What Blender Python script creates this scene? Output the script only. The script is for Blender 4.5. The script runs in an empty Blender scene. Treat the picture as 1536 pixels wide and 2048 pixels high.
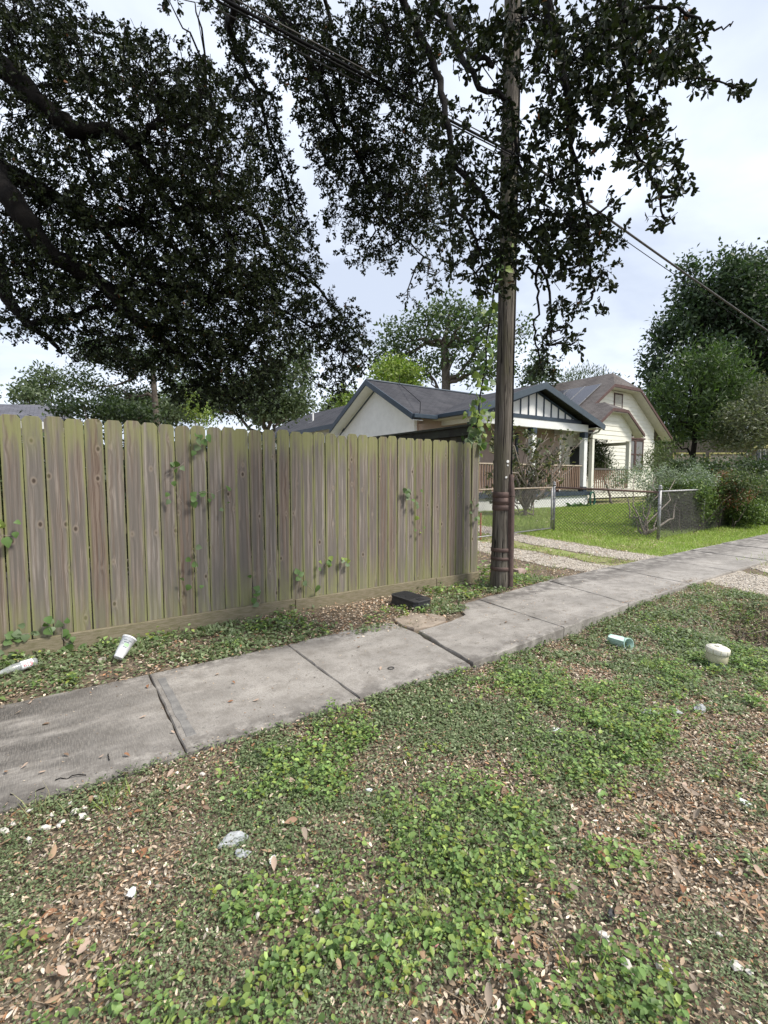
import bpy, bmesh, math, random
import numpy as np
from mathutils import Vector, Matrix, Quaternion

random.seed(7)
rng = np.random.default_rng(11)
R = math.radians
scene = bpy.context.scene
COL = scene.collection

# ------------------------------------------------------------------ camera
# world x runs along the street (to the right), y runs away from the street, z up
YAW, PITCH, EYE, FPX = R(34.46), R(4.10), 1.455, 953.0
cam_d = bpy.data.cameras.new('camera')
cam = bpy.data.objects.new('camera', cam_d)
COL.objects.link(cam)
cam_d.sensor_fit = 'HORIZONTAL'
cam_d.sensor_width = 36
cam_d.lens = FPX / 1536 * 36
cam_d.clip_start = 0.05
cam_d.clip_end = 2000
cam.location = (0, 0, EYE)
cam.rotation_euler = (R(90) - PITCH, 0, -YAW)
scene.camera = cam

# ------------------------------------------------------------------ sky and sun
world = bpy.data.worlds.new('World')
scene.world = world
world.use_nodes = True
wt = world.node_tree
wt.nodes.clear()
def wn(t, **k):
    n = wt.nodes.new(t)
    for a, b in k.items(): setattr(n, a, b)
    return n
SUN_EL, SUN_AZ = R(52), R(150)          # azimuth measured clockwise from +y
sky = wn('ShaderNodeTexSky', sky_type='NISHITA')
sky.sun_disc = False
sky.sun_elevation = SUN_EL
sky.sun_rotation = SUN_AZ
sky.dust_density = 3.0
tc = wn('ShaderNodeTexCoord')
sep = wn('ShaderNodeSeparateXYZ')
wt.links.new(tc.outputs['Generated'], sep.inputs[0])
zadd = wn('ShaderNodeMath', operation='ADD'); zadd.inputs[1].default_value = 0.22
zmax = wn('ShaderNodeMath', operation='MAXIMUM'); zmax.inputs[1].default_value = 0.05
wt.links.new(sep.outputs[2], zadd.inputs[0]); wt.links.new(zadd.outputs[0], zmax.inputs[0])
dx = wn('ShaderNodeMath', operation='DIVIDE'); dy = wn('ShaderNodeMath', operation='DIVIDE')
wt.links.new(sep.outputs[0], dx.inputs[0]); wt.links.new(zmax.outputs[0], dx.inputs[1])
wt.links.new(sep.outputs[1], dy.inputs[0]); wt.links.new(zmax.outputs[0], dy.inputs[1])
comb = wn('ShaderNodeCombineXYZ')
wt.links.new(dx.outputs[0], comb.inputs[0]); wt.links.new(dy.outputs[0], comb.inputs[1])
cn = wn('ShaderNodeTexNoise'); cn.inputs['Scale'].default_value = 1.1; cn.inputs['Detail'].default_value = 6
cn.inputs['Roughness'].default_value = 0.52; cn.inputs['Distortion'].default_value = 0.35
wt.links.new(comb.outputs[0], cn.inputs['Vector'])
cr = wn('ShaderNodeValToRGB')
cr.color_ramp.elements[0].position = 0.40; cr.color_ramp.elements[0].color = (0.39, 0.43, 0.51, 1)
cr.color_ramp.elements[1].position = 0.60; cr.color_ramp.elements[1].color = (0.60, 0.645, 0.73, 1)
wt.links.new(cn.outputs['Fac'], cr.inputs[0])
cs = wn('ShaderNodeVectorMath', operation='SCALE'); cs.inputs['Scale'].default_value = 6.1
wt.links.new(cr.outputs[0], cs.inputs[0])
mx = wn('ShaderNodeMix', data_type='RGBA'); mx.inputs['Factor'].default_value = 0.9
wt.links.new(sky.outputs[0], mx.inputs['A']); wt.links.new(cs.outputs[0], mx.inputs['B'])
bg = wn('ShaderNodeBackground'); bg.inputs['Strength'].default_value = 0.1
wo = wn('ShaderNodeOutputWorld')
wt.links.new(mx.outputs['Result'], bg.inputs[0]); wt.links.new(bg.outputs[0], wo.inputs[0])

sun_d = bpy.data.lights.new('sun', 'SUN')
sun_d.energy = 1.5
sun_d.angle = R(10)
sun_d.color = (1.0, 0.95, 0.86)
sun = bpy.data.objects.new('sun', sun_d)
COL.objects.link(sun)
sd = Vector((math.sin(SUN_AZ) * math.cos(SUN_EL), math.cos(SUN_AZ) * math.cos(SUN_EL), math.sin(SUN_EL)))
sun.rotation_euler = sd.to_track_quat('Z', 'Y').to_euler()
vs = scene.view_settings
vs.view_transform = 'Standard'; vs.look = 'None'; vs.gamma = 1.0; vs.use_curve_mapping = False
vs.exposure = 1.62

# ------------------------------------------------------------------ small maths
CA, SA, CP, SP = math.cos(YAW), math.sin(YAW), math.cos(PITCH), math.sin(PITCH)
def at(px, py, d):
    """point at forward distance d (metres) seen in direction px, py of the photograph"""
    u, v = (px - 768) / FPX, (py - 1024) / FPX
    X, Y, Z = u, CP - v * SP, -SP - v * CP
    k = d / Y
    return np.array([k * (X * CA + Y * SA), k * (-X * SA + Y * CA), EYE + k * Z])
def grd(px, py, z=0.0):
    p = at(px, py, 1.0); r = p - np.array([0, 0, EYE])
    k = (z - EYE) / r[2]
    return np.array([k * r[0], k * r[1], z])
def nrm(v):
    return v / np.maximum(np.linalg.norm(v, axis=-1, keepdims=True), 1e-9)
def _hash(ix, iy, seed):
    n = (ix * 374761393 + iy * 668265263 + seed * 1442695041) & 0xFFFFFFFF
    n = ((n ^ (n >> 13)) * 1274126177) & 0xFFFFFFFF
    return ((n ^ (n >> 16)) & 0xFFFF) / 65535.0
def vnoise(x, y, seed=0):
    x = np.asarray(x, float); y = np.asarray(y, float)
    ix = np.floor(x).astype(np.int64); iy = np.floor(y).astype(np.int64)
    fx = x - ix; fy = y - iy
    fx = fx * fx * (3 - 2 * fx); fy = fy * fy * (3 - 2 * fy)
    a = _hash(ix, iy, seed); b = _hash(ix + 1, iy, seed); c = _hash(ix, iy + 1, seed); d = _hash(ix + 1, iy + 1, seed)
    return (a * (1 - fx) + b * fx) * (1 - fy) + (c * (1 - fx) + d * fx) * fy
def fbm(x, y, seed=0, o=4):
    x = np.asarray(x, float); y = np.asarray(y, float)
    v = 0; amp = .5; tot = 0
    for i in range(o):
        v = v + amp * vnoise(x * 2 ** i, y * 2 ** i, seed + i * 17); tot += amp; amp *= .5
    return v / tot
def sstep(a, b, x):
    t = np.clip((np.asarray(x, float) - a) / (b - a), 0, 1); return t * t * (3 - 2 * t)
def gauss(x, y, cx, cy, sx, sy):
    return np.exp(-((x - cx) / sx) ** 2 - ((y - cy) / sy) ** 2)

def walk_near(s): return np.where(s < 2.65, 2.60, np.where(s < 5.3, 2.61 + (s - 2.65) * .085, np.minimum(2.83 + (s - 5.3) * .03, 3.05)))
def walk_far(s): return np.where(s < 3.6, 3.83, np.minimum(3.86 + (s - 3.6) * .13, 4.14 + np.maximum(s - 5.6, 0) * .02))
def ground_z(s, t):
    s = np.asarray(s, float); t = np.asarray(t, float)
    nl, fl_ = walk_near(s), walk_far(s)
    yard = 0.28 * sstep(5.5, 11.5, t) * sstep(4.0, 6.0, s) + 0.05 * sstep(5, 9, t) * (1 - sstep(4.0, 6.0, s))
    z = yard - 0.012
    near = 1 - sstep(-.12, .10, t - nl)
    drop = 0.045 + 0.035 * (1 - sstep(0.2, 2.4, t)) + 0.085 * gauss(s, t, 4.2, 2.35, 1.5, .9) + 0.05 * gauss(s, t, 1.4, 1.2, 2.5, 1.0)
    drop = drop * (1 - 0.75 * sstep(6.2, 7.6, s))
    z = z - near * drop - 0.65 * gauss(s, t, 6.0, 1.74, .45, .34) * near
    under = sstep(.02, .12, t - nl) * (1 - sstep(-.03, .08, t - fl_))
    amp = (1 - sstep(12, 30, np.hypot(s, t))) * (1 - .9 * under)
    z = z * (1 - under) + under * (-.022 + .022 * sstep(2.6, 4.0, s))
    z = z + amp * (0.035 * (fbm(s * 1.7, t * 1.7, 3) - .5) + 0.022 * (fbm(s * 7, t * 7, 5, 3) - .5))
    return z - 0.02 * sstep(3.0, 4.5, s) * sstep(4.0, 4.4, t) * (1 - sstep(5.0, 6, t))

# ------------------------------------------------------------------ scene graph helpers
ORG = {}
def tagp(o, label=None, cat=None, group=None, kind=None):
    if label: o['label'] = label
    if cat: o['category'] = cat
    if group: o['group'] = group
    if kind: o['kind'] = kind
    return o
def thing(name, label=None, cat=None, loc=(0, 0, 0), group=None, kind=None):
    o = bpy.data.objects.new(name, None)
    o.empty_display_size = .2
    o.location = loc
    COL.objects.link(o)
    ORG[o.name] = np.array(loc, float)
    return tagp(o, label, cat, group, kind)
def link(name, me, parent=None, label=None, cat=None, group=None, kind=None):
    o = bpy.data.objects.new(name, me)
    COL.objects.link(o)
    if parent is not None: o.parent = parent
    return tagp(o, label, cat, group, kind)
def org_of(parent):
    while parent is not None:
        if parent.name in ORG: return ORG[parent.name]
        parent = parent.parent
    return np.zeros(3)
def raw_mesh(name, V, loops, starts, mat, smooth=False):
    me = bpy.data.meshes.new(name)
    V = np.asarray(V, np.float32); loops = np.asarray(loops, np.int32); starts = np.asarray(starts, np.int32)
    me.vertices.add(len(V)); me.vertices.foreach_set('co', V.ravel())
    me.loops.add(len(loops)); me.loops.foreach_set('vertex_index', loops)
    me.polygons.add(len(starts)); me.polygons.foreach_set('loop_start', starts)
    if smooth: me.polygons.foreach_set('use_smooth', np.ones(len(starts), bool))
    me.update(calc_edges=True)
    if mat: me.materials.append(mat)
    return me
class B:
    def __init__(s): s.V = []; s.F = []
    def add(s, vs, fs):
        b = len(s.V); s.V += [tuple(map(float, v)) for v in vs]; s.F += [tuple(b + i for i in f) for f in fs]; return s
    def box(s, x0, x1, y0, y1, z0, z1):
        return s.add([(x0, y0, z0), (x1, y0, z0), (x1, y1, z0), (x0, y1, z0), (x0, y0, z1), (x1, y0, z1), (x1, y1, z1), (x0, y1, z1)],
                     [(0, 3, 2, 1), (4, 5, 6, 7), (0, 1, 5, 4), (1, 2, 6, 5), (2, 3, 7, 6), (3, 0, 4, 7)])
    def prism(s, poly, vec):
        n = len(poly); p = np.array(poly, float); q = p + np.array(vec, float)
        return s.add(list(p) + list(q), [tuple(range(n - 1, -1, -1)), tuple(range(n, 2 * n))] + [(i, (i + 1) % n, n + (i + 1) % n, n + i) for i in range(n)])
    def tube(s, pts, rad, n=8, cap=True):
        pts = np.array(pts, float); m = len(pts)
        rad = np.full(m, rad, float) if np.isscalar(rad) else np.array(rad, float)
        d = np.zeros_like(pts); d[1:-1] = pts[2:] - pts[:-2]; d[0] = pts[1] - pts[0]; d[-1] = pts[-1] - pts[-2]
        d = nrm(d)
        up = np.array([0, 0, 1.0]) if abs(d[0][2]) < .9 else np.array([1.0, 0, 0])
        a = nrm(np.cross(d[0], up)); vs = []
        for i in range(m):
            a = a - d[i] * (a @ d[i]); a = a / max(np.linalg.norm(a), 1e-9); b = np.cross(d[i], a)
            for k in range(n):
                th = 2 * math.pi * k / n
                vs.append(pts[i] + rad[i] * (math.cos(th) * a + math.sin(th) * b))
        fs = [(i * n + k, i * n + (k + 1) % n, (i + 1) * n + (k + 1) % n, (i + 1) * n + k) for i in range(m - 1) for k in range(n)]
        if cap: fs += [tuple(range(n - 1, -1, -1)), tuple(range((m - 1) * n, m * n))]
        return s.add(vs, fs)
    def lathe(s, prof, c, n=24, axis=None):
        """prof: (radius, height) list; around axis through c"""
        ax = nrm(np.array(axis if axis is not None else (0, 0, 1), float)); u = np.array([1.0, 0, 0]) if abs(ax[0]) < .8 else np.array([0, 1.0, 0])
        a = nrm(np.cross(ax, u)); b = np.cross(ax, a); vs = []
        for r, h in prof:
            for k in range(n):
                th = 2 * math.pi * k / n
                vs.append(np.array(c) + ax * h + r * (math.cos(th) * a + math.sin(th) * b))
        m = len(prof)
        fs = [(i * n + k, i * n + (k + 1) % n, (i + 1) * n + (k + 1) % n, (i + 1) * n + k) for i in range(m - 1) for k in range(n)]
        fs += [tuple(range(n - 1, -1, -1)), tuple(range((m - 1) * n, m * n))]
        return s.add(vs, fs)
    def mesh(s, name, mat, org=(0, 0, 0), smooth=False, bevel=0, seg=1):
        V = np.array(s.V, float) - np.array(org, float)
        me = bpy.data.meshes.new(name)
        me.from_pydata(V.tolist(), [], s.F)
        bm = bmesh.new(); bm.from_mesh(me)
        bmesh.ops.recalc_face_normals(bm, faces=bm.faces)
        if bevel: bmesh.ops.bevel(bm, geom=list(bm.edges), offset=bevel, segments=seg, affect='EDGES', profile=.6, clamp_overlap=True)
        bm.to_mesh(me); bm.free()
        if smooth:
            for p in me.polygons: p.use_smooth = len(p.vertices) <= 4
        if mat: me.materials.append(mat)
        return me
    def build(s, name, mat, parent=None, smooth=False, bevel=0, seg=1, org=None, **k):
        if parent is not None: o_ = org_of(parent)
        else: o_ = np.array(org, float) if org is not None else np.zeros(3)
        ob = link(name, s.mesh(name, mat, o_, smooth, bevel, seg), parent, **k)
        if parent is None:
            ob.location = o_; ORG[ob.name] = o_
        return ob

def leaves_mesh(name, C, D, N, L, W, col, mat, kind='hex', fold=.18, curl=.1):
    n = len(C); L = np.broadcast_to(np.asarray(L, float), (n,))[:, None]; W = np.broadcast_to(np.asarray(W, float), (n,))[:, None]
    D = nrm(D); S = nrm(np.cross(D, N)); N = np.cross(S, D)
    if kind == 'hex':
        vs = [C, C + D * .32 * L + S * .5 * W + N * fold * W, C + D * .7 * L + S * .42 * W + N * fold * W * .8 - N * curl * L * .4, C + D * L - N * curl * L,
              C + D * .7 * L - S * .42 * W + N * fold * W * .8 - N * curl * L * .4, C + D * .32 * L - S * .5 * W + N * fold * W]
        base = np.array([0, 1, 2, 3, 0, 3, 4, 5]); nf = 2; k = 6
    elif kind == 'oak':
        vs = [C, C + D * .38 * L + S * .36 * W + N * fold * W * .7, C + D * .78 * L + S * .5 * W + N * fold * W - N * curl * L * .5, C + D * L - N * curl * L,
              C + D * .78 * L - S * .5 * W + N * fold * W - N * curl * L * .5, C + D * .38 * L - S * .36 * W + N * fold * W * .7]
        base = np.array([0, 1, 2, 3, 0, 3, 4, 5]); nf = 2; k = 6
    elif kind == 'quad':
        vs = [C, C + D * .5 * L + S * .5 * W, C + D * L - N * curl * L, C + D * .5 * L - S * .5 * W]
        base = np.array([0, 1, 2, 3]); nf = 1; k = 4
    else:
        vs = [C - S * .5 * W, C + S * .5 * W, C + D * L * .55 + S * .3 * W - N * curl * L * .3, C + D * L - N * curl * L, C + D * L * .55 - S * .3 * W - N * curl * L * .3]
        base = np.array([0, 1, 2, 4, 4, 2, 3]); nf = 2; k = 5
    V = np.stack(vs, 1).reshape(-1, 3)
    loops = (np.arange(n)[:, None] * k + base[None]).ravel()
    m = len(base)
    if kind == 'blade': starts = (np.arange(n)[:, None] * m + np.array([0, 4])[None]).ravel()
    else: starts = np.arange(n * nf) * 4
    me = raw_mesh(name, V, loops, starts, mat)
    ca = me.color_attributes.new('Col', 'FLOAT_COLOR', 'POINT')
    cc = np.ones((n, 4), np.float32); cc[:, :3] = col
    ca.data.foreach_set('color', np.repeat(cc, k, 0).ravel())
    return me
def single_leaf(name, prof, col, mat, curl=.2, fold=.2, twist=0.0):
    """one curved leaf of unit length along x; prof: half widths at even stations"""
    m = len(prof); V = []; F = []
    for i, w in enumerate(prof):
        u = i / (m - 1); zc = -curl * u * u; tw = twist * (u - .5)
        V += [(u, w * math.cos(tw), zc + fold * w + w * math.sin(tw)), (u, 0, zc), (u, -w * math.cos(tw), zc + fold * w - w * math.sin(tw))]
    for i in range(m - 1):
        a = 3 * i; F += [(a, a + 1, a + 4, a + 3), (a + 1, a + 2, a + 5, a + 4)]
    me = bpy.data.meshes.new(name); me.from_pydata(V, [], F)
    for p in me.polygons: p.use_smooth = True
    ca = me.color_attributes.new('Col', 'FLOAT_COLOR', 'POINT'); ca.data.foreach_set('color', np.tile(np.array([*col, 1], np.float32), len(V)))
    me.materials.append(mat); return me
OAKP = [.01, .10, .17, .215, .24, .225, .17, .02]
HEARTP = [.22, .43, .49, .42, .30, .17, .01]
def palette(n, cols, jit=.18):
    cols = np.array(cols, float); i = rng.integers(0, len(cols), n); j = rng.integers(0, len(cols), n); f = rng.random((n, 1))
    c = cols[i] * (1 - f) + cols[j] * f
    return np.clip(c * (1 + jit * rng.standard_normal((n, 1))), .004, 1)
def rdir(n):
    return nrm(rng.standard_normal((n, 3)))

# ------------------------------------------------------------------ materials
def newmat(name):
    m = bpy.data.materials.new(name); m.use_nodes = True
    nt = m.node_tree; nt.nodes.clear()
    out = nt.nodes.new('ShaderNodeOutputMaterial'); p = nt.nodes.new('ShaderNodeBsdfPrincipled')
    nt.links.new(p.outputs[0], out.inputs[0])
    return m, nt, p, out
class NT:
    def __init__(s, nt): s.nt = nt
    def n(s, t, ins=None, **k):
        nd = s.nt.nodes.new(t)
        for a, b in k.items(): setattr(nd, a, b)
        for a, b in (ins or {}).items():
            if hasattr(b, 'is_output') or isinstance(b, bpy.types.NodeSocket): s.nt.links.new(b, nd.inputs[a])
            else: nd.inputs[a].default_value = b
        return nd
    def math(s, op, a, b=0.0, c=0.0, clamp=False):
        return s.n('ShaderNodeMath', {0: a, 1: b, 2: c}, operation=op, use_clamp=clamp).outputs[0]
    def mr(s, v, a, b, c=0.0, d=1.0, smooth=True):
        return s.n('ShaderNodeMapRange', {'Value': v, 'From Min': a, 'From Max': b, 'To Min': c, 'To Max': d}, interpolation_type='SMOOTHSTEP' if smooth else 'LINEAR').outputs[0]
    def mix(s, f, a, b, blend='MIX'):
        nd = s.n('ShaderNodeMix', None, data_type='RGBA', blend_type=blend)
        for k, v in (('Factor', f), ('A', a), ('B', b)):
            if isinstance(v, bpy.types.NodeSocket): s.nt.links.new(v, nd.inputs[k])
            elif k == 'Factor': nd.inputs[k].default_value = v
            else: nd.inputs[k].default_value = (*v, 1)
        return nd.outputs['Result']
    def noise(s, vec, scale, detail=4, rough=.55, dist=0):
        return s.n('ShaderNodeTexNoise', {'Vector': vec, 'Scale': scale, 'Detail': detail, 'Roughness': rough, 'Distortion': dist}).outputs['Fac']
    def comb(s, x, y, z):
        return s.n('ShaderNodeCombineXYZ', {0: x, 1: y, 2: z}).outputs[0]
    def scl(s, vec, v):
        return s.n('ShaderNodeVectorMath', {0: vec, 1: v}, operation='MULTIPLY').outputs[0]
    def bump(s, hgt, strength=.4, dist=.01):
        return s.n('ShaderNodeBump', {'Height': hgt, 'Strength': strength, 'Distance': dist}).outputs[0]
def M(name, c1, c2=None, scale=6, rough=.8, bump=.3, bdist=.005, stretch=(1, 1, 1), spec=.3, metal=0.0, lo=.35, hi=.65, fine=60):
    m, nt, p, out = newmat(name); g = NT(nt)
    c2 = c2 or tuple(x * .75 for x in c1)
    v = g.scl(g.n('ShaderNodeTexCoord').outputs['Object'], stretch)
    a = g.noise(v, scale, 5); f = g.noise(v, scale * fine / 6, 3)
    k = g.mr(g.math('MULTIPLY_ADD', f, .35, g.math('MULTIPLY', a, .65)), lo, hi)
    nt.links.new(g.mix(k, c1, c2), p.inputs['Base Color'])
    p.inputs['Roughness'].default_value = rough; p.inputs['Specular IOR Level'].default_value = spec; p.inputs['Metallic'].default_value = metal
    if bump: nt.links.new(g.bump(f, bump, bdist), p.inputs['Normal'])
    return m
def leafmat(name, rough=.5, trans=.2, spec=.35):
    m, nt, p, out = newmat(name); g = NT(nt)
    at_ = g.n('ShaderNodeAttribute', attribute_name='Col')
    c = at_.outputs['Color']
    nt.links.new(c, p.inputs['Base Color']); p.inputs['Roughness'].default_value = rough; p.inputs['Specular IOR Level'].default_value = spec
    if trans:
        tr = g.n('ShaderNodeBsdfTranslucent'); nt.links.new(g.mix(.5, c, (.25, .4, .06), 'MULTIPLY'), tr.inputs[0])
        nt.links.new(g.mix(1.0, c, (1.6, 1.9, .9), 'MULTIPLY'), tr.inputs[0])
        ms = g.n('ShaderNodeMixShader', {0: trans}); nt.links.new(p.outputs[0], ms.inputs[1]); nt.links.new(tr.outputs[0], ms.inputs[2])
        nt.links.new(ms.outputs[0], out.inputs[0])
    return m

def wood_picket_mat(name, green=1.0, dark=1.0):
    m, nt, p, out = newmat(name); g = NT(nt)
    tcn = g.n('ShaderNodeTexCoord'); sx = g.n('ShaderNodeSeparateXYZ', {0: tcn.outputs['Object']})
    x, z = sx.outputs[0], sx.outputs[2]
    rnd = g.n('ShaderNodeObjectInfo').outputs['Random']
    # knots
    kv = g.comb(g.math('MULTIPLY_ADD', rnd, 57.0, g.math('MULTIPLY', x, 7.0)), g.math('MULTIPLY', rnd, 91.0), g.math('MULTIPLY', z, 4.6))
    vo = g.n('ShaderNodeTexVoronoi', {'Vector': kv, 'Scale': 1.0, 'Randomness': 1.0}); d = vo.outputs['Distance']
    k = g.mr(d, 0.0, .42, 1.0, 0.0)
    # flowing grain: long, slightly wavy lines that bend round the knots
    wob = g.noise(g.comb(g.math('MULTIPLY', x, 6.0), g.math('MULTIPLY', rnd, 50.0), g.math('MULTIPLY', z, .5)), 1.0, 2)
    gx = g.math('ADD', g.math('MULTIPLY', x, 24.0), g.math('ADD', g.math('MULTIPLY', wob, 1.5), g.math('MULTIPLY', k, .5)))
    ring = g.math('MULTIPLY_ADD', g.math('SINE', g.math('MULTIPLY', gx, 6.283)), .5, .5)
    ring = g.math('POWER', ring, 1.8)
    fine = g.noise(g.comb(g.math('ADD', g.math('MULTIPLY', x, 260.0), g.math('MULTIPLY', k, 4.0)), g.math('MULTIPLY', rnd, 33.0), g.math('MULTIPLY', z, 2.2)), 1.0, 4, .65)
    blotch = g.noise(g.comb(g.math('MULTIPLY', x, 22.0), g.math('MULTIPLY', rnd, 71.0), g.math('MULTIPLY', z, .9)), 1.0, 5, .6)
    wn_ = g.n('ShaderNodeTexWhiteNoise', {'W': g.math('MULTIPLY', rnd, 913.0)}, noise_dimensions='1D').outputs['Value']
    wn2 = g.n('ShaderNodeTexWhiteNoise', {'W': g.math('MULTIPLY_ADD', rnd, 517.0, 3.0)}, noise_dimensions='1D').outputs['Value']
    light = g.mix(wn_, (.37 * dark, .335 * dark, .30 * dark), (.27 * dark, .215 * dark, .172 * dark))
    darkc = g.mix(wn_, (.145 * dark, .122 * dark, .10 * dark), (.105 * dark, .07 * dark, .052 * dark))
    grain = g.math('ADD', g.math('MULTIPLY', ring, .12), g.math('MULTIPLY', fine, .95), 0, True)
    base = g.mix(g.mr(grain, .28, .66), light, darkc)
    base = g.mix(g.mr(blotch, .42, .58, 0, .8), base, (.135 * dark, .122 * dark, .108 * dark))
    base = g.mix(g.math('MULTIPLY', g.mr(d, .06, .15, 1, 0), .9), base, (.055, .04, .03))
    base = g.mix(g.math('MULTIPLY', g.math('SUBTRACT', g.mr(d, .10, .2, 1, 0), g.mr(d, .05, .12, 1, 0)), .45), base, (.33, .27, .21))
    # algae: at the top, foot and edges of the board
    ax = g.math('ABSOLUTE', x)
    al = g.math('ADD', g.math('MULTIPLY', g.mr(z, 1.45, 1.84), 1.15), g.math('MULTIPLY', g.mr(z, .55, .0), .7))
    al = g.math('ADD', al, g.math('MULTIPLY', g.mr(ax, .042, .066), 1.25))
    nz = g.noise(g.comb(g.math('MULTIPLY', x, 24.0), g.math('MULTIPLY', rnd, 17.0), g.math('MULTIPLY', z, 3.0)), 1.0, 5)
    al = g.math('MULTIPLY', al, g.math('MULTIPLY', g.mr(nz, .30, .58), g.math('MULTIPLY_ADD', wn2, .75, .5)), 0, True)
    base = g.mix(g.math('MULTIPLY', al, .8 * green), base, g.mix(fine, (.15, .155, .055), (.30, .305, .14)))
    nt.links.new(base, p.inputs['Base Color'])
    p.inputs['Roughness'].default_value = .85; p.inputs['Specular IOR Level'].default_value = .2
    nt.links.new(g.bump(g.math('SUBTRACT', g.math('MULTIPLY', fine, .6), g.math('MULTIPLY', ring, .5)), .35, .003), p.inputs['Normal'])
    return m

def concrete_mat():
    m, nt, p, out = newmat('concrete'); g = NT(nt)
    v = g.n('ShaderNodeTexCoord').outputs['Object']; sx = g.n('ShaderNodeSeparateXYZ', {0: v})
    big = g.noise(v, 1.3, 5, .6); mid = g.noise(v, 7, 5, .65); fine = g.noise(v, 95, 5, .85)
    broom = g.noise(g.comb(g.math('MULTIPLY', sx.outputs[0], 190.0), g.math('MULTIPLY', sx.outputs[1], 16.0), 0.0), 1.0, 3)
    c = g.mix(g.mr(big, .35, .68), (.435, .405, .37), (.30, .28, .255))
    c = g.mix(g.mr(mid, .42, .7, 0, .6), c, (.195, .175, .152))
    left = g.mr(sx.outputs[0], 1.3, -.9)                       # older, mould-darkened slabs
    st = g.noise(g.scl(v, (.8, 2.6, 1)), 1.3, 5, .6)
    c = g.mix(g.math('MULTIPLY', g.math('MULTIPLY_ADD', left, 1.0, .2), g.mr(st, .30, .56)), c, (.075, .07, .066))
    c = g.mix(g.math('MULTIPLY', g.mr(fine, .46, .62), .6), c, (.17, .152, .132))
    c = g.mix(g.math('MULTIPLY', g.mr(broom, .42, .62), g.math('MULTIPLY_ADD', g.mr(sx.outputs[0], 2.2, .2), .12, .03)), c, (.52, .48, .42))
    sp_ = g.noise(v, 22, 5, .7)
    c = g.mix(g.mr(sp_, .58, .70, 0, .65), c, (.11, .105, .10))
    edge = g.math('ABSOLUTE', g.math('SUBTRACT', sx.outputs[1], .62))          # grime band along both long edges
    c = g.mix(g.math('MULTIPLY', g.mr(edge, .36, .62, 0, .8), g.mr(mid, .35, .6)), c, (.12, .11, .10))
    vo = g.n('ShaderNodeTexVoronoi', {'Vector': v, 'Scale': 55.0}).outputs['Distance']
    c = g.mix(g.mr(vo, .16, .08, 0, .5), c, (.47, .44, .40))
    nt.links.new(c, p.inputs['Base Color']); p.inputs['Roughness'].default_value = .9; p.inputs['Specular IOR Level'].default_value = .2
    hh = g.math('ADD', g.math('MULTIPLY', fine, .5), g.math('ADD', g.math('MULTIPLY', broom, .7), g.math('MULTIPLY', mid, .6)))
    nt.links.new(g.bump(hh, .6, .005), p.inputs['Normal'])
    return m
def soil_mat():
    m, nt, p, out = newmat('soil'); g = NT(nt)
    v = g.n('ShaderNodeTexCoord').outputs['Object']
    a = g.noise(v, 3, 6, .62); b = g.noise(v, 28, 4, .65); c_ = g.noise(v, 120, 3, .7)
    c = g.mix(g.mr(a, .35, .65), (.165, .132, .098), (.105, .084, .064))
    c = g.mix(g.mr(b, .5, .75, 0, .7), c, (.24, .185, .13))
    vo = g.n('ShaderNodeTexVoronoi', {'Vector': v, 'Scale': 34.0}); c = g.mix(g.mr(vo.outputs['Distance'], .3, .1, 0, .5), c, (.28, .20, .135))
    c = g.mix(g.mr(c_, .62, .8, 0, .6), c, (.30, .26, .21))
    nt.links.new(c, p.inputs['Base Color']); p.inputs['Roughness'].default_value = .95; p.inputs['Specular IOR Level'].default_value = .15
    nt.links.new(g.bump(g.math('ADD', b, g.math('MULTIPLY', c_, .5)), .6, .012), p.inputs['Normal'])
    return m
def shingle_mat(name, c1, c2, axis, w=.3, hgt=.14, c3=None):
    """asphalt shingles; axis 0: courses run along x, 1: along y"""
    m, nt, p, out = newmat(name); g = NT(nt)
    sx = g.n('ShaderNodeSeparateXYZ', {0: g.n('ShaderNodeTexCoord').outputs['Object']})
    u = sx.outputs[axis]; vv = g.math('MULTIPLY', sx.outputs[2], 2.0)
    vec = g.comb(u, vv, 0.0)
    br = g.n('ShaderNodeTexBrick', {'Vector': vec, 'Color1': (*c1, 1), 'Color2': (*c2, 1), 'Mortar': (*(x * .45 for x in c2), 1), 'Scale': 1.0, 'Mortar Size': .012, 'Bias': 0.0, 'Brick Width': w, 'Row Height': hgt})
    n_ = g.noise(vec, 1.1, 4); f = g.noise(vec, 60, 2)
    c = g.mix(g.mr(n_, .35, .7, 0, .5), br.outputs['Color'], c3 or tuple(x * 1.35 for x in c1))
    c = g.mix(g.math('MULTIPLY', f, .4), c, tuple(x * .6 for x in c1))
    nt.links.new(c, p.inputs['Base Color']); p.inputs['Roughness'].default_value = .9; p.inputs['Specular IOR Level'].default_value = .2
    nt.links.new(g.bump(g.math('SUBTRACT', g.math('MULTIPLY', f, .4), br.outputs['Fac']), .5, .012), p.inputs['Normal'])
    return m
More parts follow.
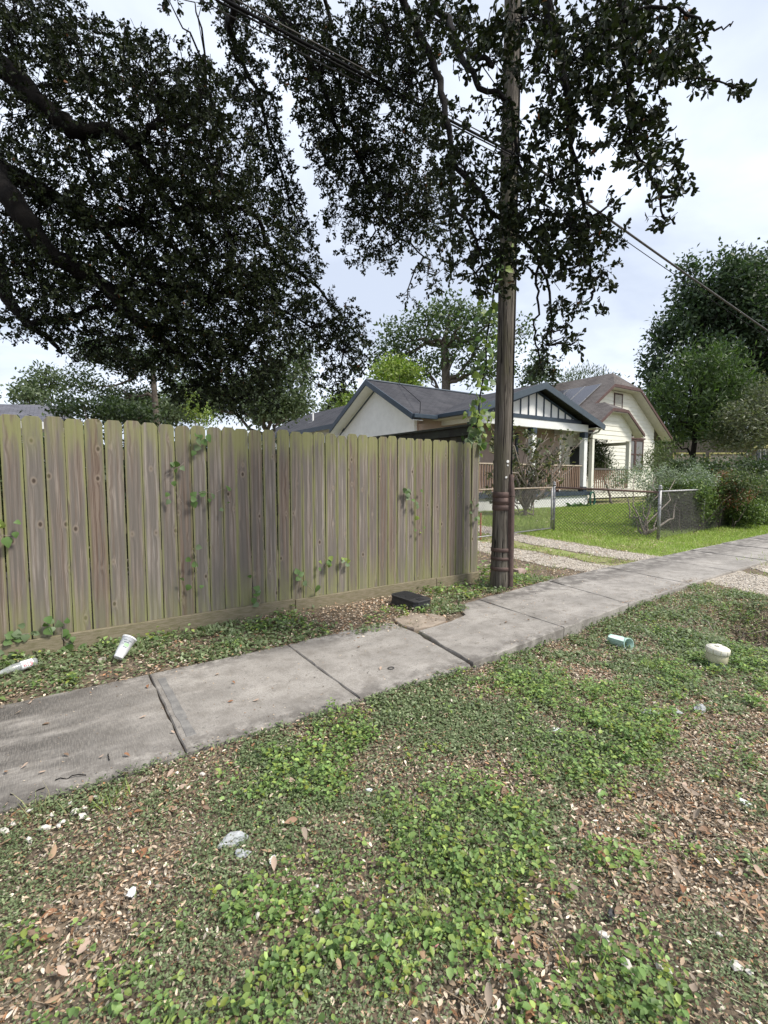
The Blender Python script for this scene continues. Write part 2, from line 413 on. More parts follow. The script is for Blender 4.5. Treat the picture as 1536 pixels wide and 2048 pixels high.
def pole_mat():
    m, nt, p, out = newmat('pole_wood'); g = NT(nt)
    v = g.n('ShaderNodeTexCoord').outputs['Object']; sx = g.n('ShaderNodeSeparateXYZ', {0: v}); z = sx.outputs[2]
    st = g.noise(g.scl(v, (34, 34, 1.1)), 1.0, 5, .6); fi = g.noise(g.scl(v, (90, 90, 5)), 1.0, 3)
    bl = g.noise(g.scl(v, (5, 5, 1.2)), 1.0, 5, .6)
    c = g.mix(g.mr(st, .35, .66), (.17, .15, .125), (.07, .06, .05))
    c = g.mix(g.math('MULTIPLY', g.mr(bl, .45, .7), .6), c, (.125, .12, .06))
    c = g.mix(g.math('MULTIPLY', g.mr(z, 1.5, .2), g.mr(bl, .5, .62)), c, (.24, .22, .20))
    ck = g.noise(g.scl(v, (60, 60, 2.2)), 1.0, 2); c = g.mix(g.mr(ck, .60, .68), c, (.015, .013, .012))
    nt.links.new(c, p.inputs['Base Color']); p.inputs['Roughness'].default_value = .9; p.inputs['Specular IOR Level'].default_value = .2
    nt.links.new(g.bump(g.math('SUBTRACT', g.math('ADD', st, fi), g.math('MULTIPLY', g.mr(ck, .58, .68), 1.2)), .9, .015), p.inputs['Normal'])
    return m

m_picket = wood_picket_mat('weathered_picket')
m_darkplank = wood_picket_mat('dark_plank', green=.25, dark=.22)
m_rail = M('weathered_rail', (.25, .21, .15), (.15, .135, .075), 5, .85, .5, .004, (2.0, 14, 14))
m_darkrail = M('dark_rail', (.055, .06, .04), (.03, .028, .022), 6, .85, .4, .004)
m_conc = concrete_mat()
m_chip = M('old_concrete', (.36, .30, .24), (.22, .18, .145), 9, .92, .5, .006)
m_soil = soil_mat()
m_lawn = M('lawn_soil', (.19, .25, .065), (.25, .21, .12), 1.4, .95, .5, .01)
m_gravel = M('gravel', (.48, .43, .36), (.32, .275, .225), 22, .95, .8, .012, fine=24)
m_leaf = leafmat('leaf_green', .5, .22)
m_oakleaf = leafmat('leaf_oak', .5, .10, .2)
m_dry = leafmat('leaf_dry', .75, .08, .2)
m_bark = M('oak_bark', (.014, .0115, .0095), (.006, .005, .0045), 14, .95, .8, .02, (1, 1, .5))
m_bark2 = M('grey_bark', (.16, .135, .11), (.07, .058, .048), 12, .95, .6, .015)
m_twig = M('pale_twig', (.30, .26, .22), (.17, .14, .115), 20, .9, .3, .003)
m_pole = pole_mat()
m_rust = M('rusty_steel', (.125, .082, .07), (.075, .052, .046), 10, .65, .3, .002, spec=.4, metal=.25)
m_galv = M('galvanised_steel', (.36, .36, .37), (.17, .165, .16), 22, .5, .2, .001, metal=.55, spec=.5)
m_rustrail = M('rusted_rail', (.10, .055, .045), (.17, .13, .11), 18, .7, .3, .002, metal=.3)
m_palerail = M('pale_worn_rail', (.42, .36, .29), (.24, .18, .13), 18, .65, .2, .002, metal=.3)
m_white = M('white_paint', (.78, .78, .76), (.70, .70, .68), 3, .65, .1, .003)
m_stucco = M('white_stucco', (.80, .80, .79), (.72, .72, .71), 4, .85, .5, .006, fine=90)
m_navy = M('navy_paint', (.035, .055, .078), (.025, .038, .055), 4, .5, .1, .002, spec=.4)
m_cream = M('cream_paint', (.76, .745, .66), (.69, .675, .59), 3, .65, .12, .003)
m_brown = M('brown_trim', (.115, .066, .055), (.075, .045, .04), 8, .6, .15, .002)
m_beige = M('beige_wall', (.47, .36, .30), (.41, .31, .26), 3, .8, .1, .003)
m_tan = M('tan_paint', (.52, .44, .34), (.42, .35, .27), 4, .7, .1, .002)
m_rawwood = M('raw_baluster_wood', (.36, .25, .185), (.24, .155, .11), 9, .8, .3, .003, (6, 6, 1))
m_soffit = M('soffit', (.52, .50, .44), (.45, .43, .38), 4, .8, .1, .002)
m_dark = M('dark_interior', (.02, .02, .022), (.012, .012, .014), 4, .7, 0)
m_black = M('black_plastic', (.022, .023, .025), (.04, .04, .043), 40, .5, .25, .001, spec=.4)
m_rubber = M('cable_rubber', (.010, .010, .011), (.016, .016, .017), 10, .8, .1, .001, spec=.1)
m_cable2 = M('weathered_cable', (.085, .08, .075), (.045, .042, .04), 10, .6, .1, .001)
m_foam = M('white_foam', (.80, .81, .82), (.74, .75, .77), 20, .5, .05, .001)
m_pvc = M('aged_pvc', (.74, .71, .61), (.60, .56, .46), 9, .5, .15, .001, spec=.4)
m_pvc2 = M('dirty_pvc', (.46, .44, .30), (.36, .33, .21), 12, .65, .2, .001)
m_greenpvc = M('green_pvc', (.42, .60, .52), (.30, .46, .40), 9, .45, .1, .001, spec=.4)
m_shell = M('white_shell', (.72, .69, .64), (.5, .46, .41), 25, .8, .4, .003)
m_stone = M('grey_stone', (.33, .29, .26), (.2, .17, .15), 14, .9, .5, .004)
m_red = M('red_print', (.55, .03, .05), (.48, .03, .05), 5, .5, 0)
m_greenprint = M('green_print', (.35, .6, .3), (.3, .55, .27), 5, .5, 0)
m_greyprint = M('grey_print', (.16, .19, .2), (.13, .16, .17), 5, .5, 0)
m_orange = M('orange_fibreglass', (.65, .22, .13), (.5, .17, .1), 9, .5, .1, .001)
m_hose = M('green_hose', (.02, .16, .10), (.015, .11, .07), 9, .45, .1, .001, spec=.4)
m_yellow = M('yellow_trim', (.50, .47, .20), (.40, .37, .16), 6, .7, .1, .002)
m_garage = M('garage_door_paint', (.26, .235, .20), (.20, .18, .155), 5, .7, .1, .002)
m_shade = M('window_screen', (.20, .20, .20), (.16, .16, .16), 30, .5, .1, .001)
m_terracotta = M('terracotta', (.33, .14, .08), (.25, .11, .065), 12, .85, .2, .002)
m_roof_n = shingle_mat('charcoal_shingle_courses', (.060, .060, .068), (.040, .040, .046), 0, c3=(.10, .098, .105))
m_roof_u = shingle_mat('charcoal_shingle_side', (.060, .060, .068), (.040, .040, .046), 1, c3=(.10, .098, .105))
m_roofb_n = shingle_mat('brown_shingle_courses', (.145, .128, .12), (.085, .074, .07), 0, c3=(.19, .172, .16))
m_roofb_u = shingle_mat('brown_shingle_side', (.145, .128, .12), (.085, .074, .07), 1, c3=(.19, .172, .16))
def glass_mat(name, col, rough=.05):
    m, nt, p, out = newmat(name); g = NT(nt)
    v = g.n('ShaderNodeTexCoord').outputs['Object']
    nt.links.new(g.mix(g.noise(v, 2.0, 2), col, tuple(c * .6 for c in col)), p.inputs['Base Color'])
    p.inputs['Roughness'].default_value = rough; p.inputs['Specular IOR Level'].default_value = .5
    return m
m_glass = glass_mat('window_glass', (.05, .055, .06))
m_solar = glass_mat('solar_glass', (.055, .055, .07), .25)
def clear_mat(name, alpha):
    m, nt, p, out = newmat(name); g = NT(nt)
    v = g.n('ShaderNodeTexCoord').outputs['Object']
    nt.links.new(g.mix(g.noise(v, 30, 3), (.7, .72, .74), (.5, .52, .54)), p.inputs['Base Color'])
    p.inputs['Roughness'].default_value = .18; p.inputs['Alpha'].default_value = alpha; p.inputs['Specular IOR Level'].default_value = .8
    return m
m_clear = clear_mat('clear_plastic', .35)
m_film = clear_mat('plastic_film', .6)

# ================================================================== SETTING: ground, lawn, driveway, sidewalk
def axis_lines(lo, hi, fine_lo, fine_hi, fine):
    a = list(np.arange(fine_lo, fine_hi, fine)); st = fine; x = a[-1]
    while x < hi: st = min(st * 1.14, 30); x += st; a.append(x)
    st = fine; x = a[0]
    while x > lo: st = min(st * 1.14, 30); x -= st; a.insert(0, x)
    return np.array(a)
def sheet(name, xs, ys, mat, lift=0.0, mask=None, smooth=True, **k):
    X, Y = np.meshgrid(xs, ys, indexing='ij'); Z = ground_z(X, Y) + lift
    nx, ny = len(xs), len(ys)
    V = np.stack([X, Y, Z], -1).reshape(-1, 3)
    i, j = np.meshgrid(np.arange(nx - 1), np.arange(ny - 1), indexing='ij')
    q = np.stack([i * ny + j, (i + 1) * ny + j, (i + 1) * ny + j + 1, i * ny + j + 1], -1)
    if mask is not None:
        cx = (xs[:-1] + xs[1:]) / 2; cy = (ys[:-1] + ys[1:]) / 2; CX, CY = np.meshgrid(cx, cy, indexing='ij')
        q = q[mask(CX, CY)]
    q = q.reshape(-1, 4)
    used, inv = np.unique(q.ravel(), return_inverse=True)
    me = raw_mesh(name, V[used], inv, np.arange(len(q)) * 4, mat, smooth)
    return link(name, me, None, **k)
gxs = axis_lines(-420, 420, -3, 9, .07); gys = axis_lines(-420, 420, 0, 6, .07)
sheet('ground', gxs, gys, m_soil, kind='structure', label='brown soil with leaf litter stretching over the whole place')

def track(s, t):   # 0..1 how much gravel
    w = .10 * (fbm(s * 3, t * 1.2, 21) - .5) * 2
    a = 1 - sstep(.28, .55, np.abs(s - 7.25 + w - .02 * (t - 5))); b = 1 - sstep(.30, .58, np.abs(s - 8.95 + w))
    far = np.maximum(a, b) * ((t > 4.05) & (t < 22))
    c = 1 - sstep(.4, .75, np.abs(s - 8.15 + w * 1.5 + .25 * (3 - t))); d = 1 - sstep(.45, .8, np.abs(s - 9.9 + w * 1.5 + .25 * (3 - t)))
    near = np.maximum(c, d) * (t < 3.1)
    return np.maximum(far, near)
dxs = np.arange(6, 13, .08); dys = np.arange(-2.5, 21, .08)
sheet('driveway', dxs, dys, m_gravel, .006, lambda s, t: track(s, t) + .5 * (fbm(s * 6, t * 6, 8) - .5) > .55, kind='structure', label='two pale gravel wheel tracks of the driveway')
def lawn_w(s, t):
    ok = sstep(9.0, 9.7, s - .3 * (fbm(s * 2, t * 2, 31) - .5)) * (t > 4.2) + sstep(6.6, 7.6, t) * (s > 5.2) * .75 + (t > 4.3) * (np.abs(s - 8.1) < .45) * .5
    return np.clip(ok, 0, 1) * (1 - track(s, t)) * (s > 5.2)
lxs = axis_lines(5.25, 60, 6, 16, .12); lys = axis_lines(4.1, 40, 4.6, 13, .12)
lxs = lxs[(lxs > 5.2) & (lxs < 62)]; lys = lys[(lys > 4.0) & (lys < 42)]
sheet('lawn', lxs, lys, m_lawn, .005, lambda s, t: (lawn_w(s, t) + .5 * (fbm(s * 3, t * 3, 44) - .5) > .45), kind='structure', label='bright green lawn behind the chain link fence')

walk = thing('sidewalk', 'cracked concrete sidewalk running along the wooden fence', None, (0, 2.6, 0), kind='structure')
def rough_edge(p, q, n, amp):
    p = np.array(p, float); q = np.array(q, float); d = q - p; nn = np.array([-d[1], d[0]]) / np.linalg.norm(d)
    return [tuple(p + d * i / n + nn * (rng.normal() * amp if i else 0)) for i in range(n)]
def slab(poly, z, jag=.006, tilt=(0, 0), mat=None, name='slab', thick=.11):
    pts = []
    for i in range(len(poly)):
        p, q = poly[i], poly[(i + 1) % len(poly)]; ln = math.dist(p, q)
        pts += rough_edge(p, q, max(1, int(ln / .09)), jag)
    c = np.mean(np.array(poly), 0)
    cen = [np.array(c) + (np.array(p) - c) * (1 - .007 / max(.2, math.dist(p, c))) for p in pts]
    zt = lambda p: z + tilt[0] * (p[0] - c[0]) + tilt[1] * (p[1] - c[1])
    b = B(); n = len(pts)
    V = [(p[0], p[1], zt(p)) for p in cen] + [(p[0], p[1], zt(p) - .007 - abs(rng.normal() * .003)) for p in pts] + [(p[0] + rng.normal() * .004, p[1] + rng.normal() * .004, zt(p) - thick) for p in pts]
    F = [tuple(range(n))] + [(i, n + i, n + (i + 1) % n, (i + 1) % n) for i in range(n)] + [(n + i, 2 * n + i, 2 * n + (i + 1) % n, n + (i + 1) % n) for i in range(n)]
    b.add(V, F)
    return b.build(name, mat or m_conc, walk)
N0, F0 = 2.60, 3.83
cuts = [-9, -6.9, -4.8, -3.7, -2.65, -1.6, -.56]
for a, b_ in zip(cuts[:-1], cuts[1:]): slab([(a + .006, N0), (b_ - .006, N0), (b_ - .006, F0), (a + .006, F0)], 0)
slab([(-.55, N0), (.506, N0), (.506, F0), (-.55, F0)], .0, .0025)
slab([(.513, N0), (1.592, N0 + .01), (1.60, F0), (.513, F0)], .002, .0025)
slab([(1.60, N0 + .01), (2.60, N0 + .0), (2.735, 3.46), (2.72, 3.68), (2.72, 3.80), (2.66, 3.87), (2.25, 3.87), (1.61, F0)], .004, .004)
slab([(2.622, N0 - .01), (3.93, 2.70), (4.05, 3.94), (3.68, 3.87), (3.50, 3.58), (3.43, 3.55), (3.2, 3.49), (2.93, 3.46), (2.765, 3.45)], .020, .005, (.010, -.010), thick=.17)
slab([(3.94, 2.70), (5.30, 2.82), (5.60, 4.13), (4.06, 3.945)], .028, .006, (0, -.008), thick=.17)
slab([(5.315, 2.82), (7.0, 2.90), (7.2, 4.20), (5.615, 4.13)], .028, .006)
prev = 7.2; e = [(7.012, 2.90), (8.5, 2.94), (8.7, 4.24), (7.212, 4.20)]
slab(e, .03)
x = 8.5
while x < 40:
    x2 = x + 1.55
    k0 = .02 * (x - 8.5); k1 = .02 * (x2 - 8.5)
    slab([(x + .012, 2.94 + min(k0, .12)), (x2, 2.94 + min(k1, .12)), (x2 + .2, 4.24 + min(k1, .12)), (x + .212, 4.24 + min(k0, .12))], .03 + min(k0 * .3, .05))
    x = x2
# mortar strip that the paler raised band leaves beside the first joint
slab([(.545, 2.75), (.60, 2.75), (.60, 3.70), (.545, 3.70)], .0045, .003, mat=M('joint_patch', (.25, .24, .225), (.16, .155, .15), 12, .95, .4, .004), name='joint_band', thick=.01)
# broken tan piece lying lower in the notch
slab([(2.78, 3.54), (2.97, 3.50), (3.2, 3.55), (3.28, 3.66), (3.24, 3.84), (3.09, 3.97), (2.81, 3.92), (2.745, 3.7)], .014, .012, mat=m_chip, name='broken_piece', thick=.06)

# ================================================================== WOODEN FENCE
FT, FH, PIT = 4.80, 1.95, .1425
fence = thing('wooden_fence', 'weathered dog eared wooden picket fence along the sidewalk', 'fence', (4.92, FT, 0))
pm = []
for v in range(6):
    r_ = np.random.default_rng(v); w = .0676; cut = .032 + r_.uniform(-.003, .004); H = FH - .085 + r_.uniform(-.006, .006)
    b = B(); sk = r_.uniform(-.002, .002)
    prof = [(-w, 0), (w, 0), (w + sk, H - cut), (w - cut * .75, H), (-w + cut * .75, H), (-w + sk, H - cut)]
    b.prism([(x_, 0, z_) for x_, z_ in prof], (0, .016, 0))
    pm.append(b.mesh('picket', m_picket, bevel=.0018))
for i in range(52):
    o = link('picket', pm[rng.integers(0, 6)], fence)
    o.location = (-.075 - i * PIT + rng.normal() * .0012, rng.normal() * .0025, .085 + rng.normal() * .005)
    o.rotation_euler = (rng.normal() * .003, rng.normal() * .0028, rng.normal() * .012)
for a, b_, dz in [(4.905, 4.12, -.012), (4.112, 2.1, -.006), (2.092, -.0, .002), (-.008, -2.6, 0)]:
    b = B(); b.box(b_, a, FT - .042, FT - .004, -.035 + dz, .135 + dz + rng.normal() * .002)
    b.build('kick_board', m_rail, fence, bevel=.003)
for z_ in (.32, 1.0, 1.66): B().box(-2.6, 4.88, FT + .022, FT + .06, z_ - .045, z_ + .045).build('rail', m_rail, fence)
for x_ in (-1.95, .45, 2.85, 4.84): B().box(x_ - .045, x_ + .045, FT + .062, FT + .15, -.1, FH - .1).build('post', m_rail, fence)
# dark side fence that runs back from the corner
side = thing('dark_side_fence', 'dark taller plank fence with cap board behind the picket fence', 'fence', (4.97, FT + .2, 0))
pl = B().box(0, .018, -.068, .068, .05, 2.12).mesh('plank', m_darkplank, bevel=.002)
for i in range(64):
    o = link('plank', pl, side); o.location = (0, .1 + i * .142, rng.normal() * .004); o.rotation_euler = (rng.normal() * .004, 0, 0)
B().box(4.90, 5.06, FT + .19, FT + 9.4, 2.19, 2.225).build('cap_board', m_darkrail, side, bevel=.003)
B().box(4.935, 4.962, FT + .2, FT + 9.4, 2.07, 2.185).build('trim_board', m_darkrail, side, bevel=.002)
B().box(4.925, 4.965, FT + .2, FT + 9.4, 1.3, 1.39).build('rail', m_darkrail, side)
B().box(4.94, 4.985, FT + .165, FT + .195, -.05, 2.18).build('corner_post', M('reddish_post', (.22, .13, .085), (.12, .075, .05), 8, .85, .3, .003), side)

# ================================================================== UTILITY POLE
PX, PY = 4.84, 4.30
pole = thing('utility_pole', 'tall weathered wooden utility pole with rusty bands beside the sidewalk', 'pole', (PX, PY, 0))
def pcx(z): return PX + .006 * z
def pr(z): return .116 - .0012 * z + .024 * math.exp(-max(z, 0) * 1.1)
b = B(); zs = np.linspace(-.3, 10.5, 40)
b.tube([(pcx(z) + .004 * math.sin(z * 2.1), PY + .003 * math.sin(z * 1.3), z) for z in zs], [pr(z) * (1 + .012 * math.sin(z * 3.7)) for z in zs], 28)
b.build('shaft', m_pole, pole, smooth=True)
for z0, z1 in [(1.195, 1.27), (1.13, 1.165), (1.03, 1.10), (.485, .535), (.375, .415), (.235, .285)]:
    b = B(); b.lathe([(pr(z0) + .003, z0), (pr(z0) + .009, z0 + .004), (pr(z1) + .009, z1 - .004), (pr(z1) + .003, z1)], (pcx(z0), PY, 0), 28)
    b.build('steel_band', m_rust, pole, smooth=True)
B().lathe([(pr(1.1) + .002, 1.10), (pr(1.1) + .006, 1.101), (pr(1.1) + .006, 1.195), (pr(1.1) + .002, 1.196)], (pcx(1.1), PY, 0), 28).build('rust_stained_sleeve', m_rust, pole, smooth=True)
# U-shaped cable guard on the right-hand side
ga = R(-78)
b = B(); gx, gy = math.cos(ga), math.sin(ga); tx, ty = -gy, gx
def guard(z0, z1, w, d):
    c0 = np.array([pcx(0) + gx * .112, PY + gy * .112])
    prof = [(-w, -.01), (-w, d * .75), (-w * .6, d), (w * .6, d), (w, d * .75), (w, -.01)]
    return [(c0[0] + tx * u + gx * v, c0[1] + ty * u + gy * v, z0) for u, v in prof]
b.prism(guard(-.05, 1.3, .036, .062), (0, 0, 1.26)); b.build('cable_guard', m_rust, pole, bevel=.002)
b = B(); p0 = guard(1.22, 0, .038, .066); p1 = [(PX + (q[0] - PX) * .80 + .006, PY + (q[1] - PY) * .80, 1.50) for q in p0]
b.add(p0 + p1, [(5, 4, 3, 2, 1, 0), tuple(range(6, 12))] + [(i, (i + 1) % 6, 6 + (i + 1) % 6, 6 + i) for i in range(6)]); b.build('guard_boot', m_rust, pole)
b = B(); b.tube([(pcx(z) + gx * (pr(z) + .006), PY + gy * (pr(z) + .006), z) for z in (1.45, 2.0, 4.0, 6.0, 9.5)], .009, 6); b.build('riser_cable', m_rubber, pole)
for (da, z_, r_) in [(.55, 1.665, .019), (.55, 1.615, .011), (.72, 1.46, .013), (.66, 1.465, .010)]:
    aa = ga - da; ax = (math.cos(aa), math.sin(aa), 0)
    b = B(); b.lathe([(r_, 0), (r_, .004), (r_ * .6, .006)], (pcx(z_) + ax[0] * (pr(z_) - .001), PY + ax[1] * (pr(z_) - .001), z_), 12, ax)
    b.build('tag', m_white, pole)

# ------------------------------------------------------------------ overhead cables
def cable(name, label, pts, r, mat, sag=0.0, group='overhead cables strung from the utility pole'):
    b = B(); P_ = []
    for a, c in zip(pts[:-1], pts[1:]):
        a = np.array(a); c = np.array(c)
        for i in range(24):
            u = i / 24; P_.append(a + (c - a) * u - np.array([0, 0, sag * 4 * u * (1 - u)]))
    P_.append(np.array(pts[-1])); b.tube(P_, r, 6)
    return b.build(name, mat, None, org=pts[0], smooth=True, label=label, cat='cable', group=group)
za = 5.42
lp = np.array([pcx(za), PY - .14, za])
for nm, off, r, mt, lb in [('overhead_cable', (0, 0), .014, m_rubber, 'thickest black overhead cable of the bundle crossing in front of the oak'),
                           ('overhead_cable', (.0, -.035), .008, m_rubber, 'thinner black overhead cable just under the thickest one'),
                           ('overhead_cable', (.03, -.07), .005, m_cable2, 'thin grey lowest overhead cable of the bundle under the oak'),
                           ('overhead_cable', (-.02, .03), .006, m_cable2, 'thin grey topmost overhead cable of the bundle under the oak')]:
    A = lp + np.array([0, off[0], off[1]])
    cable(nm, lb, [A + np.array([-26, -.4, .5]), A], r, mt, .45)
C_ = np.array([19.5, 4.0, 4.15])
cable('service_cable', 'thick grey cable sloping down from the pole toward the dark trees', [lp + np.array([0, 0, .02]), C_], .017, m_cable2, .05)
cable('service_cable', 'thin dark wire hanging just below the sloping grey cable', [lp + np.array([0, .02, -.08]), C_ + np.array([0, 0, -.05])], .006, m_rubber, .10)

# ================================================================== WHITE HOUSE (navy trim)
H1 = thing('white_house', 'white stucco house with charcoal roof and navy trimmed porch gable', 'house', (14.5, 14, .25))
GZ = .2
EV, FL = 3.62, .88
s0, s1 = 10.45, 18.75      # walls
# main body walls with gable end
b = B(); b.prism([(s0, 13.35, GZ), (s0, 18.3, GZ), (s0, 18.3, 3.78), (s0, 15.8, 5.08), (s0, 13.35, 3.78)], (.12, 0, 0)); b.build('gable_wall', m_stucco, H1)
b = B(); b.box(s0 + .122, s1, 13.35, 13.47, GZ, 3.75); b.build('front_wall', m_beige, H1)
b = B(); b.prism([(s1, 13.35, GZ), (s1, 18.3, GZ), (s1, 18.3, 3.78), (s1, 15.8, 5.08), (s1, 13.35, 3.78)], (.12, 0, 0)); b.build('end_wall', m_stucco, H1)
B().box(s0 + .122, s1, 18.18, 18.3, GZ, 3.75).build('back_wall', m_stucco, H1)
rs0, rs1 = 10.0, 19.2
APZ = 5.22; APT = 15.8; FE, BE = 12.85, 18.75
th = .09
roof1 = B().prism([(rs0, FE, EV), (rs1, FE, EV), (rs1, APT, APZ), (rs0, APT, APZ)], (0, 0, -th)).build('roof', m_roof_n, H1)
B().prism([(rs0, APT, APZ), (rs1, APT, APZ), (rs1, BE, EV), (rs0, BE, EV)], (0, 0, -th)).build('rear_roof', m_roof_n, H1)
B().tube([(rs0, APT, APZ + .012), (rs1, APT, APZ + .012)], .05, 6).build('ridge_cap', m_navy, roof1)
def rake(p, q, s, name='rake_board', mat=None, d=.2, w=.04, parent=None):
    b = B(); b.prism([(s, p[0], p[1] + .01), (s, q[0], q[1] + .01), (s, q[0], q[1] - d), (s, p[0], p[1] - d)], (w, 0, 0)); return b.build(name, mat or m_navy, parent or H1)
rake((FE, EV), (APT, APZ), rs0 - .042); rake((APT, APZ), (BE, EV), rs0 - .042)
# wide white soffit under the left rake and a dark trim line on the wall
B().prism([(rs0, APT, APZ - .2), (rs0, BE, EV - .2), (s0 - .002, BE, EV - .2), (s0 - .002, APT, APZ - .2)], (0, 0, -.02)).build('soffit', m_white, H1)
B().prism([(rs0, FE, EV - .2), (rs0, APT, APZ - .2), (s0 - .002, APT, APZ - .2), (s0 - .002, FE, EV - .2)], (0, 0, -.02)).build('soffit', m_white, H1)
B().prism([(s0 - .03, APT, APZ - .30), (s0 - .03, BE, EV - .30), (s0 - .03, BE, EV - .36), (s0 - .03, APT, APZ - .36)], (.025, 0, 0)).build('trim_board', m_navy, H1)
# porch gable roof, ridge running back
q0, q1, qm, PZ, EZ = 11.15, 19.0, 15.075, 4.97, 3.66
TF = 11.42
def main_t(z): return FE + (z - EV) / (APZ - EV) * (APT - FE)
for (sa_, name) in ((q0, 'porch_roof'), (q1, 'porch_roof')):
    b = B(); b.prism([(sa_, TF, EZ), (sa_, main_t(EZ) + .1, EZ), (qm, main_t(PZ) + .1, PZ), (qm, TF, PZ)], (0, 0, -.08)); b.build(name, m_roof_u, H1)
def frake(p, q, t, name, mat, d, w, parent):
    b = B(); b.prism([(p[0], t, p[1]), (q[0], t, q[1]), (q[0], t, q[1] - d), (p[0], t, p[1] - d)], (0, w, 0)); return b.build(name, mat, parent)
m_slate = M('slate_blue_paint', (.058, .078, .096), (.045, .062, .078), 4, .5, .1, .002, spec=.4)
frake((q0 - .02, EZ + .02), (qm, PZ + .02), TF - .045, 'rake_board', m_slate, .24, .04, H1)
frake((qm, PZ + .02), (q1 + .02, EZ + .02), TF - .045, 'rake_board', m_slate, .24, .04, H1)
B().box(q0 - .10, q0 - .0, TF - .03, 13.2, EZ - .13, EZ + .005).build('gutter', m_navy, H1, bevel=.01)
B().box(q1 + .005, q1 + .105, TF - .03, 13.2, EZ - .13, EZ + .005).build('gutter', m_navy, H1, bevel=.01)
B().box(rs0, q0 - .12, FE - .1, FE - .0, EV - .14, EV + .0).build('gutter', m_navy, H1, bevel=.01)
# gable face: white boards between navy battens
sl = (PZ - EZ) / (qm - q0)
gz0 = 3.80
def gtop(s): return PZ - .27 - sl * abs(s - qm)
gl = qm - (PZ - .27 - gz0) / sl; gr = qm + (PZ - .27 - gz0) / sl
B().prism([(gl, 11.80, gz0), (gr, 11.80, gz0), (qm, 11.80, PZ - .27)], (0, .06, 0)).build('gable_panel', m_white, H1)
s_ = qm - 3.6
k = 0
while s_ < qm + 3.6:
    if gtop(s_) > gz0 + .06:
        B().prism([(s_ - .028, 11.77, gz0), (s_ + .028, 11.77, gz0), (s_ + .028, 11.77, gtop(s_ + .028)), (s_ - .028, 11.77, gtop(s_ - .028))], (0, .028, 0)).build('batten', m_navy, H1)
    s_ += .45
frake((gl - .1, gz0 - .04), (qm, PZ - .22), 11.765, 'trim_board', m_navy, .09, .03, H1)
frake((qm, PZ - .22), (gr + .1, gz0 - .04), 11.765, 'trim_board', m_navy, .09, .03, H1)
B().box(gl - .15, gr + .15, 11.75, 11.86, gz0 - .14, gz0 - .002).build('header_trim', m_navy, H1)
B().box(11.7, 18.45, 11.77, 11.95, 3.36, gz0 - .143).build('porch_beam', m_white, H1)
B().box(18.32, 18.45, 11.955, 13.34, 3.36, 3.62).build('porch_beam', m_white, H1)
B().box(11.7, 11.83, 11.955, 13.34, 3.36, 3.62).build('porch_beam', m_white, H1)
B().box(11.6, 18.5, 11.9, 13.34, 3.625, 3.65).build('porch_ceiling', m_soffit, H1)
for soff in ((q0, q0 + .55), (q1 - .55, q1)):
    B().box(soff[0], soff[1], TF, 13.2, EZ - .16, EZ - .135).build('soffit', m_soffit, H1)
# porch floor, skirt, columns
B().box(11.6, 18.55, 11.72, 13.34, FL - .07, FL).build('porch_floor', m_navy, H1)
B().box(11.55, 18.6, 11.66, 11.715, FL - .15, FL + .012).build('floor_edge', m_navy, H1)
B().box(11.66, 18.5, 11.74, 11.80, GZ, FL - .152).build('skirt', m_white, H1)
B().box(18.44, 18.5, 11.802, 13.34, GZ, FL - .08).build('skirt', m_white, H1)
B().box(11.66, 11.72, 11.802, 13.34, GZ, FL - .08).build('skirt', m_white, H1)
for cx in (11.82, 15.0, 18.33):
    c = B().box(cx - .11, cx + .11, 11.78, 12.0, FL + .2, 3.12).build('column', m_white, H1, bevel=.006)
    B().box(cx - .125, cx + .125, 11.765, 12.015, FL + .001, FL + .198).build('column_base', m_navy, c, bevel=.005)
    B().box(cx - .125, cx + .125, 11.765, 12.015, 3.122, 3.358).build('column_cap', m_navy, c, bevel=.005)
# railings with raw wood balusters
bal = B().box(-.019, .019, -.019, .019, 0, .92).mesh('baluster', m_rawwood)
for a, e_ in ((11.95, 14.87), (15.13, 18.2)):
    rl = B().box(a, e_, 11.84, 11.93, 1.94, 1.985).build('railing', m_tan, H1)
    B().box(a, e_, 11.865, 11.905, .98, 1.02).build('bottom_rail', m_rawwood, rl)
    n_ = int((e_ - a) / .125)
    for i in range(1, n_):
        o = link('baluster', bal, rl); o.location = (a + (e_ - a) * i / n_ - 14.5 + rng.normal() * .004, 11.885 - 14, 1.02 - .25); o.rotation_euler[1] = rng.normal() * .006
# porch wall details
def window(par, sx0, sx1, z0, z1, t, fr, glassm, double=True, w=.07):
    wf = B(); wf.box(sx0 - w, sx1 + w, t - .05, t - .002, z1, z1 + w); wf.box(sx0 - w, sx1 + w, t - .07, t - .002, z0 - w, z0); wf.box(sx0 - w, sx0, t - .05, t - .002, z0, z1); wf.box(sx1, sx1 + w, t - .05, t - .002, z0, z1)
    f_ = wf.build('window', fr, par)
    zm = (z0 + z1) / 2
    B().box(sx0, sx1, t - .02, t - .003, zm + .03, z1).build('pane', glassm, f_)
    B().box(sx0, sx1, t - .012, t - .003, z0, zm - .03).build('pane', glassm, f_)
    B().box(sx0, sx1, t - .035, t - .003, zm - .03, zm + .03).build('sash_rail', fr, f_)
    return f_
window(H1, 12.6, 13.6, 1.75, 2.95, 13.35, m_white, m_glass)
dr = B().box(14.55, 15.45, 13.31, 13.348, FL, 2.98).build('door', m_white, H1)
B().box(15.32, 15.36, 13.27, 13.308, 1.82, 1.92).build('door_handle', m_galv, dr)
B().box(15.75, 15.9, 13.29, 13.348, FL, 3.3).build('pilaster', m_navy, H1)
B().box(16.2, 17.4, 13.30, 13.346, 1.62, 1.80).build('wall_shelf_trim', m_white, H1)
